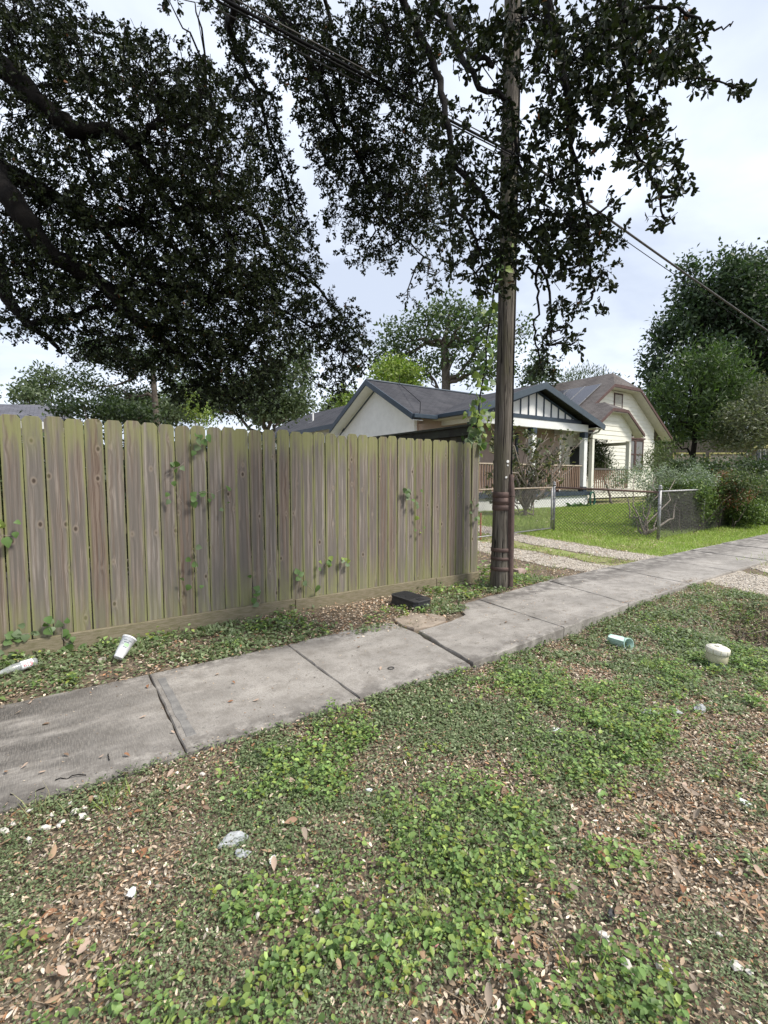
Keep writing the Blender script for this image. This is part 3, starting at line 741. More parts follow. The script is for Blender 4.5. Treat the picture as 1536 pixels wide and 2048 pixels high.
# downspout at the porch corner and service box at the gable corner
B().tube([(q1 + .05, 11.6, 3.52), (q1 + .03, 11.66, 3.40), (18.7, 11.75, 3.28), (18.62, 11.78, 3.15)], .04, 8).build('downspout', m_soffit, H1, smooth=True)
B().box(10.62, 10.78, 13.2, 13.345, 3.0, 3.35).build('meter_box', m_beige, H1)
B().tube([(10.3, 12.86, 3.62), (10.35, 12.9, 3.75), (10.4, 12.95, 4.05), (10.9, 14.2, 4.6), (11.5, 15.7, 5.25), (11.6, 15.8, 5.6)], .012, 5).build('service_mast', m_rubber, H1)
# rear wing with hip roof on the left
b = B().box(10.75, 15.6, 18.32, 31.0, GZ, 3.8); b.build('wing_wall', m_stucco, H1)
we, wr, wz, wh = 10.3, 13.0, 5.35, 28.0
B().prism([(we, 18.77, 3.85), (wr, 18.77, wz), (wr, wh, wz), (we, 31.4, 3.85)], (0, 0, -.09)).build('wing_roof', m_roof_u, H1)
B().prism([(we, 31.4, 3.85), (wr, wh, wz), (15.8, 31.4, 3.85)], (0, 0, -.09)).build('wing_roof', m_roof_n, H1)
B().prism([(wr, 18.77, wz), (15.8, 18.77, 3.85), (15.8, 31.4, 3.85), (wr, wh, wz)], (0, 0, -.09)).build('wing_roof', m_roof_u, H1)
B().box(we - .06, we - .002, 18.77, 31.4, 3.66, 3.86).build('fascia', m_navy, H1)
B().tube([(11.5, 23.5, 4.3), (11.5, 23.5, 4.95)], .05, 8).build('vent_pipe', m_white, H1)
B().box(11.3, 11.75, 23.2, 23.7, 4.36, 4.42).build('vent_flashing', m_white, H1)

# ================================================================== CREAM HOUSE (brown trim)
H2 = thing('cream_house', 'cream clapboard house with brown clipped gable and solar panels', 'house', (26, 15, .3))
c2, e2, ez2, T2 = 26.3, 31.55, 3.92, 15.0
sl2 = .66
def z2(s): return ez2 + (e2 - abs(s - c2) - c2) * sl2 if True else 0
RZ = ez2 + (e2 - c2) * sl2            # ridge height
CZ = 6.5; cw = (RZ - CZ) / sl2        # clip level and half width
lf = 2 * c2 - e2
hb = 0.9                              # how far the clip leans back
TB = 24.0
TO = T2 - .55
R2 = B().prism([(lf, TO, ez2), (c2 - cw, TO, CZ), (c2, TO + hb, RZ), (c2, TB, RZ), (lf, TB, ez2)], (0, 0, -.1)).build('roof', m_roofb_u, H2)
B().prism([(e2, TO, ez2), (e2, TB, ez2), (c2, TB, RZ), (c2, TO + hb, RZ), (c2 + cw, TO, CZ)], (0, 0, -.1)).build('roof', m_roofb_u, H2)
B().prism([(c2 - cw, TO, CZ), (c2 + cw, TO, CZ), (c2, TO + hb, RZ)], (0, 0, -.1)).build('clipped_roof', m_roofb_n, H2)
for p, q in (((lf - .02, ez2), (c2 - cw, CZ)), ((c2 - cw, CZ), (c2 + cw, CZ)), ((c2 + cw, CZ), (e2 + .02, ez2))):
    frake(p, q, TO - .042, 'rake_board', m_brown, .16, .04, H2)
for p, q in (((lf, ez2 - .17), (c2 - cw, CZ - .17)), ((c2 - cw, CZ - .17), (c2 + cw, CZ - .17)), ((c2 + cw, CZ - .17), (e2, ez2 - .17))):
    B().prism([(p[0], TO, p[1]), (q[0], TO, q[1]), (q[0], T2, q[1]), (p[0], T2, p[1])], (0, 0, -.02)).build('soffit', m_soffit, H2)
wl, wr2 = 22.2, 30.42
def wall_top(s): return min(ez2 - .2 + (e2 - c2 - abs(s - c2)) * sl2, CZ - .2)
z_ = .35
while z_ < CZ - .2:
    zt = min(z_ + .215, CZ - .2)
    def span(z):
        hw = (e2 - c2) - (z - (ez2 - .2)) / sl2
        return max(wl, c2 - hw), min(wr2, c2 + hw)
    a0, b0 = span(z_); a1, b1 = span(zt)
    B().add([(a0, T2 - .02, z_), (b0, T2 - .02, z_), (b1, T2 - .001, zt), (a1, T2 - .001, zt), (a0, T2 + .05, z_), (b0, T2 + .05, z_), (b1, T2 + .05, zt), (a1, T2 + .05, zt)],
            [(0, 1, 2, 3), (4, 7, 6, 5), (0, 4, 5, 1), (3, 2, 6, 7), (0, 3, 7, 4), (1, 5, 6, 2)]).build('siding_board', m_cream, H2)
    z_ += .216
B().box(wr2 - .1, wr2, T2 + .06, TB - .5, .3, 3.75).build('side_wall', m_cream, H2)
B().box(wl, wl + .1, T2 + .06, TB - .5, .3, 3.75).build('side_wall', m_cream, H2)
B().box(wr2 - .08, wr2 + .03, T2 - .04, T2 - .021, .3, 3.7).build('corner_board', m_cream, H2)
for a, e_ in ((27.38, 28.12), (28.32, 29.06)): window(H2, a, e_, 2.05, 3.62, T2 - .024, m_brown, m_shade, w=.085)
B().box(27.2, 29.25, T2 - .11, T2 - .026, 3.72, 3.82).build('window_head', m_brown, H2)
vt = B(); vt.box(25.84, 26.72, T2 - .05, T2 - .022, 6.12, 6.2); vt.box(25.84, 25.92, T2 - .05, T2 - .022, 5.42, 6.12); vt.box(26.64, 26.72, T2 - .05, T2 - .022, 5.42, 6.12)
vt = vt.build('attic_vent', m_brown, H2)
B().box(25.78, 26.78, T2 - .07, T2 - .022, 6.202, 6.25).build('vent_head', m_cream, vt)
for i in range(6):
    B().add([(25.92, T2 - .045, 5.43 + i * .115), (26.64, T2 - .045, 5.43 + i * .115), (26.64, T2 - .026, 5.535 + i * .115), (25.92, T2 - .026, 5.535 + i * .115)], [(0, 1, 2, 3)]).build('louver', m_soffit, vt)
# porch of the cream house
T3 = 12.5; pc, pe = 21.55, 23.72; pz = 3.58; psl = .67
PR = pz + (pe - pc) * psl; PC = 4.62; pw = (PR - PC) / psl
lfp = 2 * pc - pe
TP = T3 - .35
B().prism([(lfp, TP, pz), (pc - pw, TP, PC), (pc, TP + .8, PR), (pc, 15.0 + 1.0, PR), (lfp, 15.0 + .2, pz)], (0, 0, -.09)).build('porch_roof', m_roofb_u, H2)
B().prism([(pe, TP, pz), (pe, 15.0 + .2, pz), (pc, 15.0 + 1.0, PR), (pc, TP + .8, PR), (pc + pw, TP, PC)], (0, 0, -.09)).build('porch_roof', m_roofb_u, H2)
B().prism([(pc - pw, TP, PC), (pc + pw, TP, PC), (pc, TP + .8, PR)], (0, 0, -.09)).build('porch_clipped_roof', m_roofb_n, H2)
for p, q in (((lfp - .02, pz), (pc - pw, PC)), ((pc - pw, PC), (pc + pw, PC)), ((pc + pw, PC), (pe + .02, pz))):
    frake(p, q, TP - .042, 'rake_board', m_brown, .14, .04, H2)
for p, q in (((pc - pw, PC - .15), (pc + pw, PC - .15)), ((pc + pw, PC - .15), (pe, pz - .15)), ((lfp, pz - .15), (pc - pw, PC - .15))):
    B().prism([(p[0], TP, p[1]), (q[0], TP, q[1]), (q[0], T3 + .1, q[1]), (p[0], T3 + .1, p[1])], (0, 0, -.02)).build('soffit', m_soffit, H2)
z_ = 3.22
while z_ < PC - .16:
    zt = min(z_ + .215, PC - .16)
    def span3(z):
        hw = (pe - pc) - max(0, (z - (pz - .16)) / psl) - .55 * (z < pz - .1)
        return max(lfp + .55, pc - hw), min(pe - .5, pc + hw)
    a0, b0 = span3(z_); a1, b1 = span3(zt)
    B().add([(a0, T3 - .02, z_), (b0, T3 - .02, z_), (b1, T3 - .001, zt), (a1, T3 - .001, zt), (a0, T3 + .05, z_), (b0, T3 + .05, z_), (b1, T3 + .05, zt), (a1, T3 + .05, zt)],
            [(0, 1, 2, 3), (4, 7, 6, 5), (0, 4, 5, 1), (3, 2, 6, 7), (0, 3, 7, 4), (1, 5, 6, 2)]).build('siding_board', m_cream, H2)
    z_ += .216
B().box(23.06, 23.22, T3, T3 + .16, .95, 3.6).build('porch_post', m_cream, H2)
B().box(19.95, 20.11, T3, T3 + .16, .95, 3.2).build('porch_post', m_cream, H2)
B().box(19.9, 23.3, T3 - .05, 14.9, .75, .95).build('porch_floor', m_soffit, H2)
B().box(23.10, 23.2, 12.7, 14.9, 3.05, 3.2).build('porch_side_beam', m_cream, H2)
dr = B().box(21.9, 22.65, 14.85, 14.97, .95, 3.05).build('door', m_dark, H2); B().box(22.5, 22.54, 14.80, 14.845, 1.9, 2.05).build('door_handle', m_galv, dr)
B().box(22.7, 23.5, 14.80, 14.97, .95, 3.1).build('entry_panel', m_soffit, H2)
B().tube([(23.9, 14.97, 2.9), (23.9, 14.86, 2.9), (23.9, 14.84, 2.62)], .05, 6).build('wall_lamp', m_dark, H2)
rl = B().box(20.2, 23.1, T3 + .02, T3 + .10, 1.82, 1.9).build('railing', M('grey_rail', (.11, .10, .09), (.08, .07, .065), 8), H2)
for i in range(18): o = link('baluster', bal, rl); o.location = (20.3 + i * .16 - 26, T3 + .06 - 15, .93 - .3)
# solar panels on the left slope
th2 = math.atan(sl2)
for i, tt in enumerate((15.25, 16.27, 17.29, 18.31)):
    def onr(s, t, dz): return (s, t, ez2 + (s - lf) * sl2 + dz)
    a, e_ = lf + 1.9, lf + 3.95
    pn = B().prism([onr(a, tt, .07), onr(e_, tt, .07), onr(e_, tt + .98, .07), onr(a, tt + .98, .07)], (0, 0, .04)).build('solar_panel', m_solar, H2)
    for (u0, u1, v0, v1) in ((a, e_, tt - .012, tt + .012), (a, e_, tt + .968, tt + .992)):
        B().prism([onr(u0, v0, .068), onr(u1, v0, .068), onr(u1, v1, .068), onr(u0, v1, .068)], (0, 0, .055)).build('panel_frame', m_galv, pn)

# ================================================================== FAR BUILDINGS
H3 = thing('grey_roof_house', 'distant house with grey shingle roof behind the left picket tops', 'house', (-4, 22, 0))
m_roof_g = shingle_mat('grey_shingle', (.13, .13, .15), (.09, .09, .105), 0)
p0, p1 = at(-420, 826, 17.0), at(150, 846, 19.5); r0, r1 = at(-420, 800, 21.0), at(142, 811, 23.5)
B().prism([p0, p1, r1, r0], (0, 0, -.1)).build('roof', m_roof_g, H3)
B().prism([p0 + [0, 0, .0], p1, p1 - [0, 0, .28], p0 - [0, 0, .28]], (.02, -.05, 0)).build('fascia', m_white, H3)
wv = (p1 - p0) / np.linalg.norm(p1 - p0); nv_ = np.array([-wv[1], wv[0], 0])
w0, w1 = p0 + nv_ * .5, p1 + nv_ * .5 - wv * .4
B().prism([(w0[0], w0[1], 0), (w1[0], w1[1], 0), (w1[0], w1[1], w1[2] - .1), (w0[0], w0[1], w0[2] - .1)], tuple(nv_ * .2)).build('wall', m_white, H3)
for u in (.55, .75, .9):
    q_ = w0 + (w1 - w0) * u; B().prism([(q_[0], q_[1], 1.2), (q_[0] + wv[0] * .9, q_[1] + wv[1] * .9, 1.2), (q_[0] + wv[0] * .9, q_[1] + wv[1] * .9, 2.4), (q_[0], q_[1], 2.4)], tuple(-nv_ * .04)).build('window', m_glass, H3)

H4 = thing('yellow_trim_building', 'low building with yellow trimmed doors under the dark trees', 'building', tuple(at(1430, 940, 38)[:2]) + (0,))
def face(px0, py0, px1, py1, d, mat, name, par, dep=.06):
    a = at(px0, py0, d); b_ = at(px1, py0, d); c = at(px1, py1, d); e_ = at(px0, py1, d)
    return B().prism([e_, c, b_, a], (SA * dep, CA * dep, 0)).build(name, mat, par)
face(1300, 880, 1700, 985, 38.2, M('dark_wall', (.10, .09, .08), (.07, .062, .055), 4), 'wall', H4, .2)  # back wall in one dark brown grey
for a, e_ in ((1346, 1411), (1419, 1492)):
    d_ = face(a, 908, e_, 985, 38.0, m_garage, 'garage_door', H4)
    face(a, 905, e_, 908, 37.95, m_yellow, 'door_trim', d_); face(e_ - 2, 908.5, e_, 985, 37.94, m_yellow, 'door_trim', d_); face(a, 908.5, a + 2, 985, 37.94, m_yellow, 'door_trim', d_)
face(1494, 890, 1700, 896, 37.5, m_yellow, 'porch_beam', H4, .2)
face(1504, 896.5, 1512, 985, 37.5, m_yellow, 'porch_post', H4, .2)
for a, e_ in ((1513, 1522), (1525, 1532), (1535, 1560)):
    f_ = face(a, 899, e_, 932, 38.05, m_white, 'window', H4); face(a + .8, 900.5, e_ - .8, 931, 38.0, m_glass, 'pane', f_)

# ================================================================== CHAIN LINK
def mesh_wires(b, A, C, z0, z1, r=.0042, sp=.062, bow=0):
    """diamond wire between plan points A and C from z0 to z1"""
    A = np.array(A, float); C = np.array(C, float); L = np.linalg.norm(C - A); d = (C - A) / L; nn = np.array([-d[1], d[0]]); H = z1 - z0
    za, zb = ground_z(A[0], A[1]), ground_z(C[0], C[1])
    def pt(u, v, o): p = A + d * u + nn * o; g_ = za + (zb - za) * u / L; return (p[0], p[1], g_ + z0 + v)
    for sgn in (1, -1):
        u0 = -H
        while u0 < L:
            ua, va, ub, vb = u0, 0.0, u0 + H, H
            if ua < 0: va = -ua; ua = 0
            if ub > L: vb = H - (ub - L); ub = L
            if vb > va + .01:
                if sgn > 0: b.tube([pt(ua, va, .002), pt(ub, vb, .002)], r, 3, False)
                else: b.tube([pt(L - ua, va, -.002), pt(L - ub, vb, -.002)], r, 3, False)
            u0 += sp * 1.25
    return b
m_wire = M('dull_wire', (.15, .145, .14), (.09, .085, .08), 12, .6, 0, metal=.4)
def gz(p): return float(ground_z(p[0], p[1]))
Pa, Pb = np.array([10.66, 7.71]), np.array([11.72, 5.58])     # gate post, corner post
clf = thing('chain_link_fence', 'chain link fence with rusty top rail round the green lawn', 'fence', (Pb[0], Pb[1], 0))
def post(p, h, r, par, mat, cap=True, name='post'):
    z = gz(p); b = B(); b.tube([(p[0], p[1], z - .1), (p[0], p[1], z + h)], r, 12); o = b.build(name, mat, par, smooth=True)
    if cap: B().lathe([(r * 1.25, 0), (r * 1.3, .03), (r * .9, .045), (r * 1.05, .06), (r * 1.0, .085), (r * .5, .105), (.002, .11)], (p[0], p[1], z + h), 12).build('post_cap', m_galv, o, smooth=True)
    return o
post(Pa, 1.18, .033, clf, m_galv); post(Pb, 1.2, .036, clf, m_galv)
def rail(p, q, z, r, mat, par, name='top_rail'):
    return B().tube([(p[0], p[1], gz(p) + z), (q[0], q[1], gz(q) + z)], r, 10).build(name, mat, par, smooth=True)
rail(Pa, Pb, 1.135, .026, m_rustrail, clf); mesh_wires(B(), Pa, Pb, .04, 1.13).build('wire_mesh', m_wire, clf)
Pc = np.array([17.5, 6.0]); Pd = np.array([24.0, 6.2])
rail(Pb, Pc, 1.15, .024, m_galv, clf); mesh_wires(B(), Pb, Pc, .04, 1.14, .0026).build('wire_mesh', m_wire, clf)
for p in (np.array([14.6, 5.79]), Pc): post(p, 1.16, .028, clf, m_galv)
for k in (.3, .7): # ties
    z = gz(Pb) + 1.18 * k; B().lathe([(.037, z), (.043, z), (.043, z + .022), (.037, z + .022)], (Pb[0], Pb[1], 0), 10).build('tension_band', m_galv, clf)
    z = gz(Pa) + 1.18 * k; B().lathe([(.034, z), (.040, z), (.040, z + .022), (.034, z + .022)], (Pa[0], Pa[1], 0), 10).build('tension_band', m_galv, clf)
g0, g1 = np.array([6.2, 7.35]), np.array([10.52, 7.68])
gate = thing('chain_link_gate', 'wide chain link gate with worn pale frame across the driveway', 'gate', (g0[0], g0[1], 0))
def gtube(pts, r=.019, mat=m_palerail, name='frame_tube'): return B().tube(pts, r, 10).build(name, mat, gate, smooth=True)
ga0, ga1 = gz(g0), gz(g1)
gtube([(g0[0], g0[1], ga0 + 1.13), (g1[0], g1[1], ga1 + 1.13)]); gtube([(g0[0], g0[1], ga0 + .08), (g1[0], g1[1], ga1 + .08)], .017, m_galv)
for p in (g0, g1): gtube([(p[0], p[1], gz(p) + .06), (p[0], p[1], gz(p) + 1.15)], .019, m_galv)
mesh_wires(B(), g0, g1, .09, 1.12, .0040).build('wire_mesh', m_wire, gate)
for z in (.3, .9): B().box(g1[0] - .01, Pa[0] - .02, g1[1] + .0, g1[1] + .03, ga1 + z, ga1 + z + .04).build('hinge', m_galv, gate)
f2 = thing('garden_wire_fence', 'low far chain link fence running between the two houses', 'fence', (19.6, 8.5, 0))
q0_, q1_ = np.array([19.2, 9.6]), np.array([30.0, 10.2])
rail(q0_, q1_, 1.1, .02, m_rustrail, f2); mesh_wires(B(), q0_, q1_, .04, 1.09, .003, .08).build('wire_mesh', m_wire, f2)
for u in (0, .25, .5, .75, 1): post(q0_ + (q1_ - q0_) * u, 1.12, .026, f2, m_rustrail, False)
pst = grd(961, 1087); pz_ = gz(pst)
b = B(); b.tube([(pst[0] + .1, pst[1] + .1, pz_ - .1), (pst[0] + .1, pst[1] + .1, pz_ + .62)], .018, 8); b.build('marker_stake', m_orange, None, org=(pst[0] + .1, pst[1] + .1, pz_), label='orange marker stake beside the end of the picket fence', cat='stake')

# ================================================================== generic tree with leaf-face crown
def wander(a, c, n, amp):
    a = np.array(a, float); c = np.array(c, float); L = np.linalg.norm(c - a); P_ = [a]
    off = np.zeros(3)
    for i in range(1, n):
        off = off * .7 + rng.standard_normal(3) * amp * L / n
        P_.append(a + (c - a) * i / n + off * (1 - (i / n) ** 3))
    return P_ + [c]
def crown_leaves(blobs, dens, ls, cols, wr=.5, clump=9, spread=1.6, up=.0, shell=.55, kind='quad', droop=0.0):
    """blobs: (centre, radii); leaves in clumps spread through the volume"""
    C, D, N = [], [], []
    for c, r in blobs:
        r = np.array(r, float); vol = r[0] * r[1] * r[2]; n = max(6, int(40.0 * dens * (vol ** (2 / 3)) / (ls * ls) / clump))
        u = rdir(n); rad = (shell + (1 - shell) * rng.random((n, 1))) * (.75 + .35 * fbm(u[:, :1] * 3 + c[0], u[:, 1:2] * 3 + u[:, 2:] * 2 + c[1], 5))
        cc = np.array(c) + u * rad * r
        k = rng.integers(clump // 2, clump + clump // 2, n)
        ce = np.repeat(cc, k, 0); ou = np.repeat(u, k, 0)
        d = nrm(ou * .5 + rdir(len(ce)) * .9 + np.array([0, 0, up - droop]))
        C.append(ce + rng.standard_normal((len(ce), 3)) * ls * spread * .8); D.append(d); N.append(nrm(rdir(len(ce)) + np.array([0, 0, .7]) + ou * .4))
    C = np.concatenate(C); D = np.concatenate(D); N = np.concatenate(N); n = len(C)
    L = ls * rng.uniform(.65, 1.3, n)
    return C, D, N, L, L * wr, palette(n, cols)
def tree(name, label, cat, base, blobs, dens, ls, cols, trunk_r=.15, limbs=None, mat=None, bark=None, wr=.5, group=None, up=0.0, shell=.5, clump=9, kind='quad', droop=0, spread=1.6, trunk_top=None, nl=None):
    base = np.array(base, float); base[2] = gz(base) - .05
    t = thing(name, label, cat, tuple(base), group)
    blobs = [(np.array(c, float), r) for c, r in blobs]
    cz = np.mean([c for c, r in blobs], 0); top = np.array(trunk_top) if trunk_top is not None else base + (cz - base) * .62
    b = B(); P_ = wander(base, top, 6, .12); b.tube(P_, np.linspace(trunk_r, trunk_r * .6, 7), 10); b.build('trunk', bark or m_bark2, t, smooth=True)
    b = B()
    for c, r in blobs:
        s_ = P_[-1] if c[2] > top[2] else P_[rng.integers(3, 7)]
        Q = wander(s_, c, 6, .35); b.tube(Q, np.linspace(trunk_r * .42, trunk_r * .08, 7), 6)
        for _ in range(3):
            e_ = c + rdir(1)[0] * np.array(r) * .85; b.tube(wander(Q[rng.integers(3, 6)], e_, 4, .4), np.linspace(trunk_r * .14, trunk_r * .03, 5), 4)
    b.build('limbs', bark or m_bark2, t, smooth=True)
    C, D, N, L, W, col = crown_leaves(blobs, dens, ls, cols, wr, clump, spread, up, shell, kind, droop)
    me = leaves_mesh('crown', C - base, D, N, L, W, col, mat or m_leaf, kind)
    link('crown', me, t, kind='stuff')
    return t
def bl(d, *e):   # blobs given by where they show: (px, py, rx, ry[, dd])
    out = []
    for q in e:
        dd = d + (q[4] if len(q) > 4 else rng.uniform(-.04, .04) * d); out.append((at(q[0], q[1], dd), (q[2] * dd / FPX, q[2] * dd / FPX * .9, q[3] * dd / FPX)))
    return out
G_MID = [(.07, .105, .04), (.10, .14, .055), (.045, .07, .028)]
G_DARK = [(.03, .05, .022), (.045, .07, .03), (.06, .085, .04)]
G_BRIGHT = [(.17, .23, .045), (.12, .19, .04), (.22, .27, .06)]
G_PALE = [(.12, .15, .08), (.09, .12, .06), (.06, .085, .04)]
G_SAGE = [(.30, .34, .27), (.22, .26, .2), (.13, .16, .11)]
def foot(px, py, d):
    p = at(px, py, d); return (p[0], p[1], 0)
tree('shade_tree', 'tall loose green tree rising behind the white house roof', 'tree', foot(890, 800, 40), bl(40, (800, 680, 50, 35), (850, 650, 45, 35), (925, 645, 55, 38), (905, 700, 30, 30), (780, 715, 40, 30), (965, 690, 40, 35), (985, 640, 30, 30), (850, 735, 55, 25), (955, 745, 45, 25), (1045, 665, 20, 25), (1000, 735, 40, 25), (900, 620, 40, 25)), .85, .34, G_MID, .5, trunk_top=at(888, 690, 40), clump=12, shell=.45)
tree('lime_tree', 'small bright lime green tree just behind the house ridge', 'tree', foot(790, 800, 33), bl(33, (795, 745, 38, 26), (765, 750, 26, 16), (820, 755, 20, 20), (690, 800, 26, 16)), 2.6, .28, G_BRIGHT, .15)
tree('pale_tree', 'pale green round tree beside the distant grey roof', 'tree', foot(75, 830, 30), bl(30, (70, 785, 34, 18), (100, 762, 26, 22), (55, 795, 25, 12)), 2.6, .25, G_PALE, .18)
tree('backyard_tree', 'dark tree with visible trunk behind the left part of the fence', 'tree', foot(313, 850, 12.5), bl(12.5, (165, 765, 42, 32), (225, 790, 45, 25), (230, 710, 70, 38), (310, 720, 60, 40), (130, 805, 30, 15), (280, 790, 30, 22), (180, 700, 50, 25)), .75, .085, G_DARK + [(.06, .09, .035)], .11, trunk_top=at(305, 735, 12.5), clump=8, shell=.2)
tree('ivy_shrub_and_gap_filler', 'leafy dark green shrub peeping over the picket tops with added unseen row darkening the gaps', 'shrub', foot(230, 860, 8.0), [(np.array([x_, 5.75, 1.0 + .45 * (i_ % 2)]), (.55, .45, .5)) for i_, x_ in enumerate(np.arange(-2.4, 2.2, .38))] + bl(8.0, (130, 822, 30, 10), (190, 822, 40, 14), (250, 825, 45, 14), (290, 832, 30, 12)), 2.3, .07, G_DARK + G_MID, .05)  # low row is added, unseen behind the pickets, to keep the gaps dark
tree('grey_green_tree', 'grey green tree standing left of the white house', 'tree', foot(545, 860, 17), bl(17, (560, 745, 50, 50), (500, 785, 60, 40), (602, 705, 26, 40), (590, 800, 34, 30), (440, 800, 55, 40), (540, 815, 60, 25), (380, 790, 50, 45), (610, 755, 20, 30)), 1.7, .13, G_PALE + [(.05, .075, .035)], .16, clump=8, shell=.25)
tree('yard_shrub', 'yellow green bush glowing behind the middle picket tops', 'shrub', foot(395, 860, 13), bl(13, (395, 820, 16, 16), (385, 800, 10, 14), (412, 838, 14, 10)), 2.2, .08, G_BRIGHT, .05)
tree('dark_oak_tree', 'huge dark oak on the far side of the cream house', 'tree', foot(1470, 930, 44), bl(44, (1400, 600, 55, 40), (1475, 560, 50, 45), (1530, 560, 50, 50), (1345, 665, 40, 38), (1440, 640, 70, 50), (1520, 640, 55, 50), (1312, 735, 24, 48), (1500, 730, 60, 50), (1420, 720, 60, 45), (1330, 790, 40, 50), (1600, 600, 70, 80), (1600, 740, 80, 80), (1450, 800, 80, 60), (1380, 540, 18, 16), (1455, 520, 18, 10), (1560, 860, 60, 50), (1400, 860, 70, 40)), 2.6, .42, [(.028, .05, .024), (.042, .07, .034), (.06, .09, .042)], .5, bark=m_bark, shell=.45)
tree('feathery_tree', 'lighter green feathery tree in front of the dark oak', 'tree', foot(1385, 930, 35), bl(35, (1385, 790, 62, 58), (1330, 825, 36, 45), (1450, 755, 45, 40), (1405, 725, 45, 20), (1345, 870, 44, 25), (1430, 850, 48, 35), (1310, 790, 16, 30), (1300, 860, 20, 25), (1480, 800, 40, 50), (1365, 715, 18, 14), (1440, 712, 20, 12), (1475, 735, 22, 14)), 2.0, .44, [(.05, .085, .024), (.08, .125, .035), (.035, .062, .02)], .25, bark=m_bark, wr=.22, up=.55, clump=10, spread=1.1, shell=.55)
tree('vine_tangle_tree', 'grey green tree smothered in twisted vines at the right edge', 'tree', foot(1510, 930, 32), bl(32, (1490, 835, 50, 32), (1525, 800, 34, 40), (1500, 880, 48, 18), (1580, 840, 55, 50), (1450, 880, 34, 16)), 2.6, .24, [(.12, .14, .08), (.08, .10, .055), (.16, .16, .10)], .2, bark=m_twig, wr=.3, up=.1, shell=.5)
tree('willow_tree', 'wispy pale willow tops above the cream house ridge', 'tree', foot(1170, 800, 48), bl(48, (1165, 757, 40, 18), (1210, 762, 28, 14), (1130, 765, 20, 16)), 1.5, .45, G_PALE, .2, wr=.18, up=.9, spread=1.0)
tree('roadside_tree', 'dark green tree crown between pole and cream house ridge', 'tree', foot(1085, 800, 30), bl(30, (1078, 735, 26, 22), (1060, 760, 22, 14), (1100, 755, 16, 14)), 2.0, .24, G_DARK, .15)
for i_, (cx_, w_) in enumerate(((560, 90), (690, 60), (300, 120))):
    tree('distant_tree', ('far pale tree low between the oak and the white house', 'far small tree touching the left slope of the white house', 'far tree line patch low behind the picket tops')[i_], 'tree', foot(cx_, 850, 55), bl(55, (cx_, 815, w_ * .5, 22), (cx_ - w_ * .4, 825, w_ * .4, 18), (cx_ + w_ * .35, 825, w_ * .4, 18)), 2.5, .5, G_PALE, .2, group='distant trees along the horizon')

# ------------------------------------------------------------------ shrubs and hedge in the yards
def shrub_stems(par, base, tips, r, mat):
    b = B()
    for tp in tips:
        Q = wander(base, tp, 6, .35); b.tube(Q, np.linspace(r, r * .25, 7), 6)
    return b.build('stems', mat, par, smooth=True)
# magnolia-like bare-ish shrub behind the pole
mg = at(1050, 1000, 15.2); mg[2] = gz(mg)
mag = thing('magnolia_shrub', 'half bare shrub with large leaves in front of the porch', 'shrub', tuple(mg))
b = B(); C, D, N = [], [], []
for k in range(46):
    px, py = rng.uniform(965, 1110), rng.uniform(835, 985)
    if k > 34: px, py = rng.uniform(1110, 1180), rng.uniform(860, 950)
    tp = at(px, py, 15.2 + rng.normal() * .7); st = mg + np.array([0, 0, rng.uniform(.15, .6)])
    Q = wander(st, tp, 7, .45); b.tube(Q, np.linspace(.03, .006, 8), 6)
    for _ in range(3):
        j = rng.integers(2, 7); e_ = Q[j] + rdir(1)[0] * rng.uniform(.2, .5) + np.array([0, 0, .15]); b.tube(wander(Q[j], e_, 3, .4), np.linspace(.009, .003, 4), 4)
        nl_ = rng.integers(8, 15) if px < 1075 else rng.integers(2, 6)
        for _ in range(nl_): C.append(e_ + rng.normal(size=3) * .05); D.append(rdir(1)[0] + np.array([0, 0, .2])); N.append(rdir(1)[0] + np.array([0, 0, .8]))
    for _ in range(8 if px < 1080 else 2): C.append(tp + rng.normal(size=3) * .06); D.append(rdir(1)[0] + np.array([0, 0, .3])); N.append(rdir(1)[0] + np.array([0, 0, .8]))
b.tube([mg - np.array([0, 0, .1]), mg + np.array([.02, 0, .6])], [.055, .04], 8)
b.build('branches', m_twig, mag, smooth=True)
C = np.array(C); D = np.array(D); N = np.array(N); n = len(C)
col = palette(n, [(.055, .075, .035), (.10, .12, .05), (.16, .15, .07), (.045, .05, .03)])
ml = single_leaf('leaf', OAKP, (.085, .105, .05), m_leaf, .2, .2)
big = rng.permutation(n)
for i in big[:200]:
    o = link('leaf', ml, mag); d = Vector(D[i]).normalized(); q = d.to_track_quat('X', 'Z'); o.rotation_mode = 'QUATERNION'; o.rotation_quaternion = q; o.location = C[i] - mg; s_ = rng.uniform(.12, .2); o.scale = (s_, s_, s_)
rest = big[200:]
link('foliage', leaves_mesh('foliage', C[rest] - mg, D[rest], N[rest], rng.uniform(.11, .18, len(rest)), rng.uniform(.055, .09, len(rest)), col[rest], m_leaf), mag, kind='stuff')

sg = grd(1290, 1072); sg[2] = gz(sg)
sage = thing('sage_shrub', 'silver leaved shrub with bare crooked stems behind the corner post', 'shrub', tuple(sg))
shrub_stems(sage, sg, [at(1235, 965, 12.8), at(1270, 950, 12.6), at(1310, 955, 12.4), at(1350, 960, 13), at(1285, 1010, 12.2), at(1320, 1030, 12.0), at(1260, 1020, 12.3), at(1380, 965, 13.4)], .03, m_twig)
def foliage(par, base, blobs, dens, ls, cols, name='foliage', **k):
    dens = dens * .5
    C, D, N, L, W, col = crown_leaves(blobs, dens, ls, cols, **k)
    return link(name, leaves_mesh(name, C - np.array(base), D, N, L, W, col, m_leaf, 'quad'), par, kind='stuff')
foliage(sage, sg, bl(12.8, (1240, 955, 30, 24), (1280, 945, 32, 22), (1330, 950, 36, 22), (1370, 960, 26, 18), (1300, 970, 40, 16)), .75, .05, G_SAGE, clump=10, shell=.3)
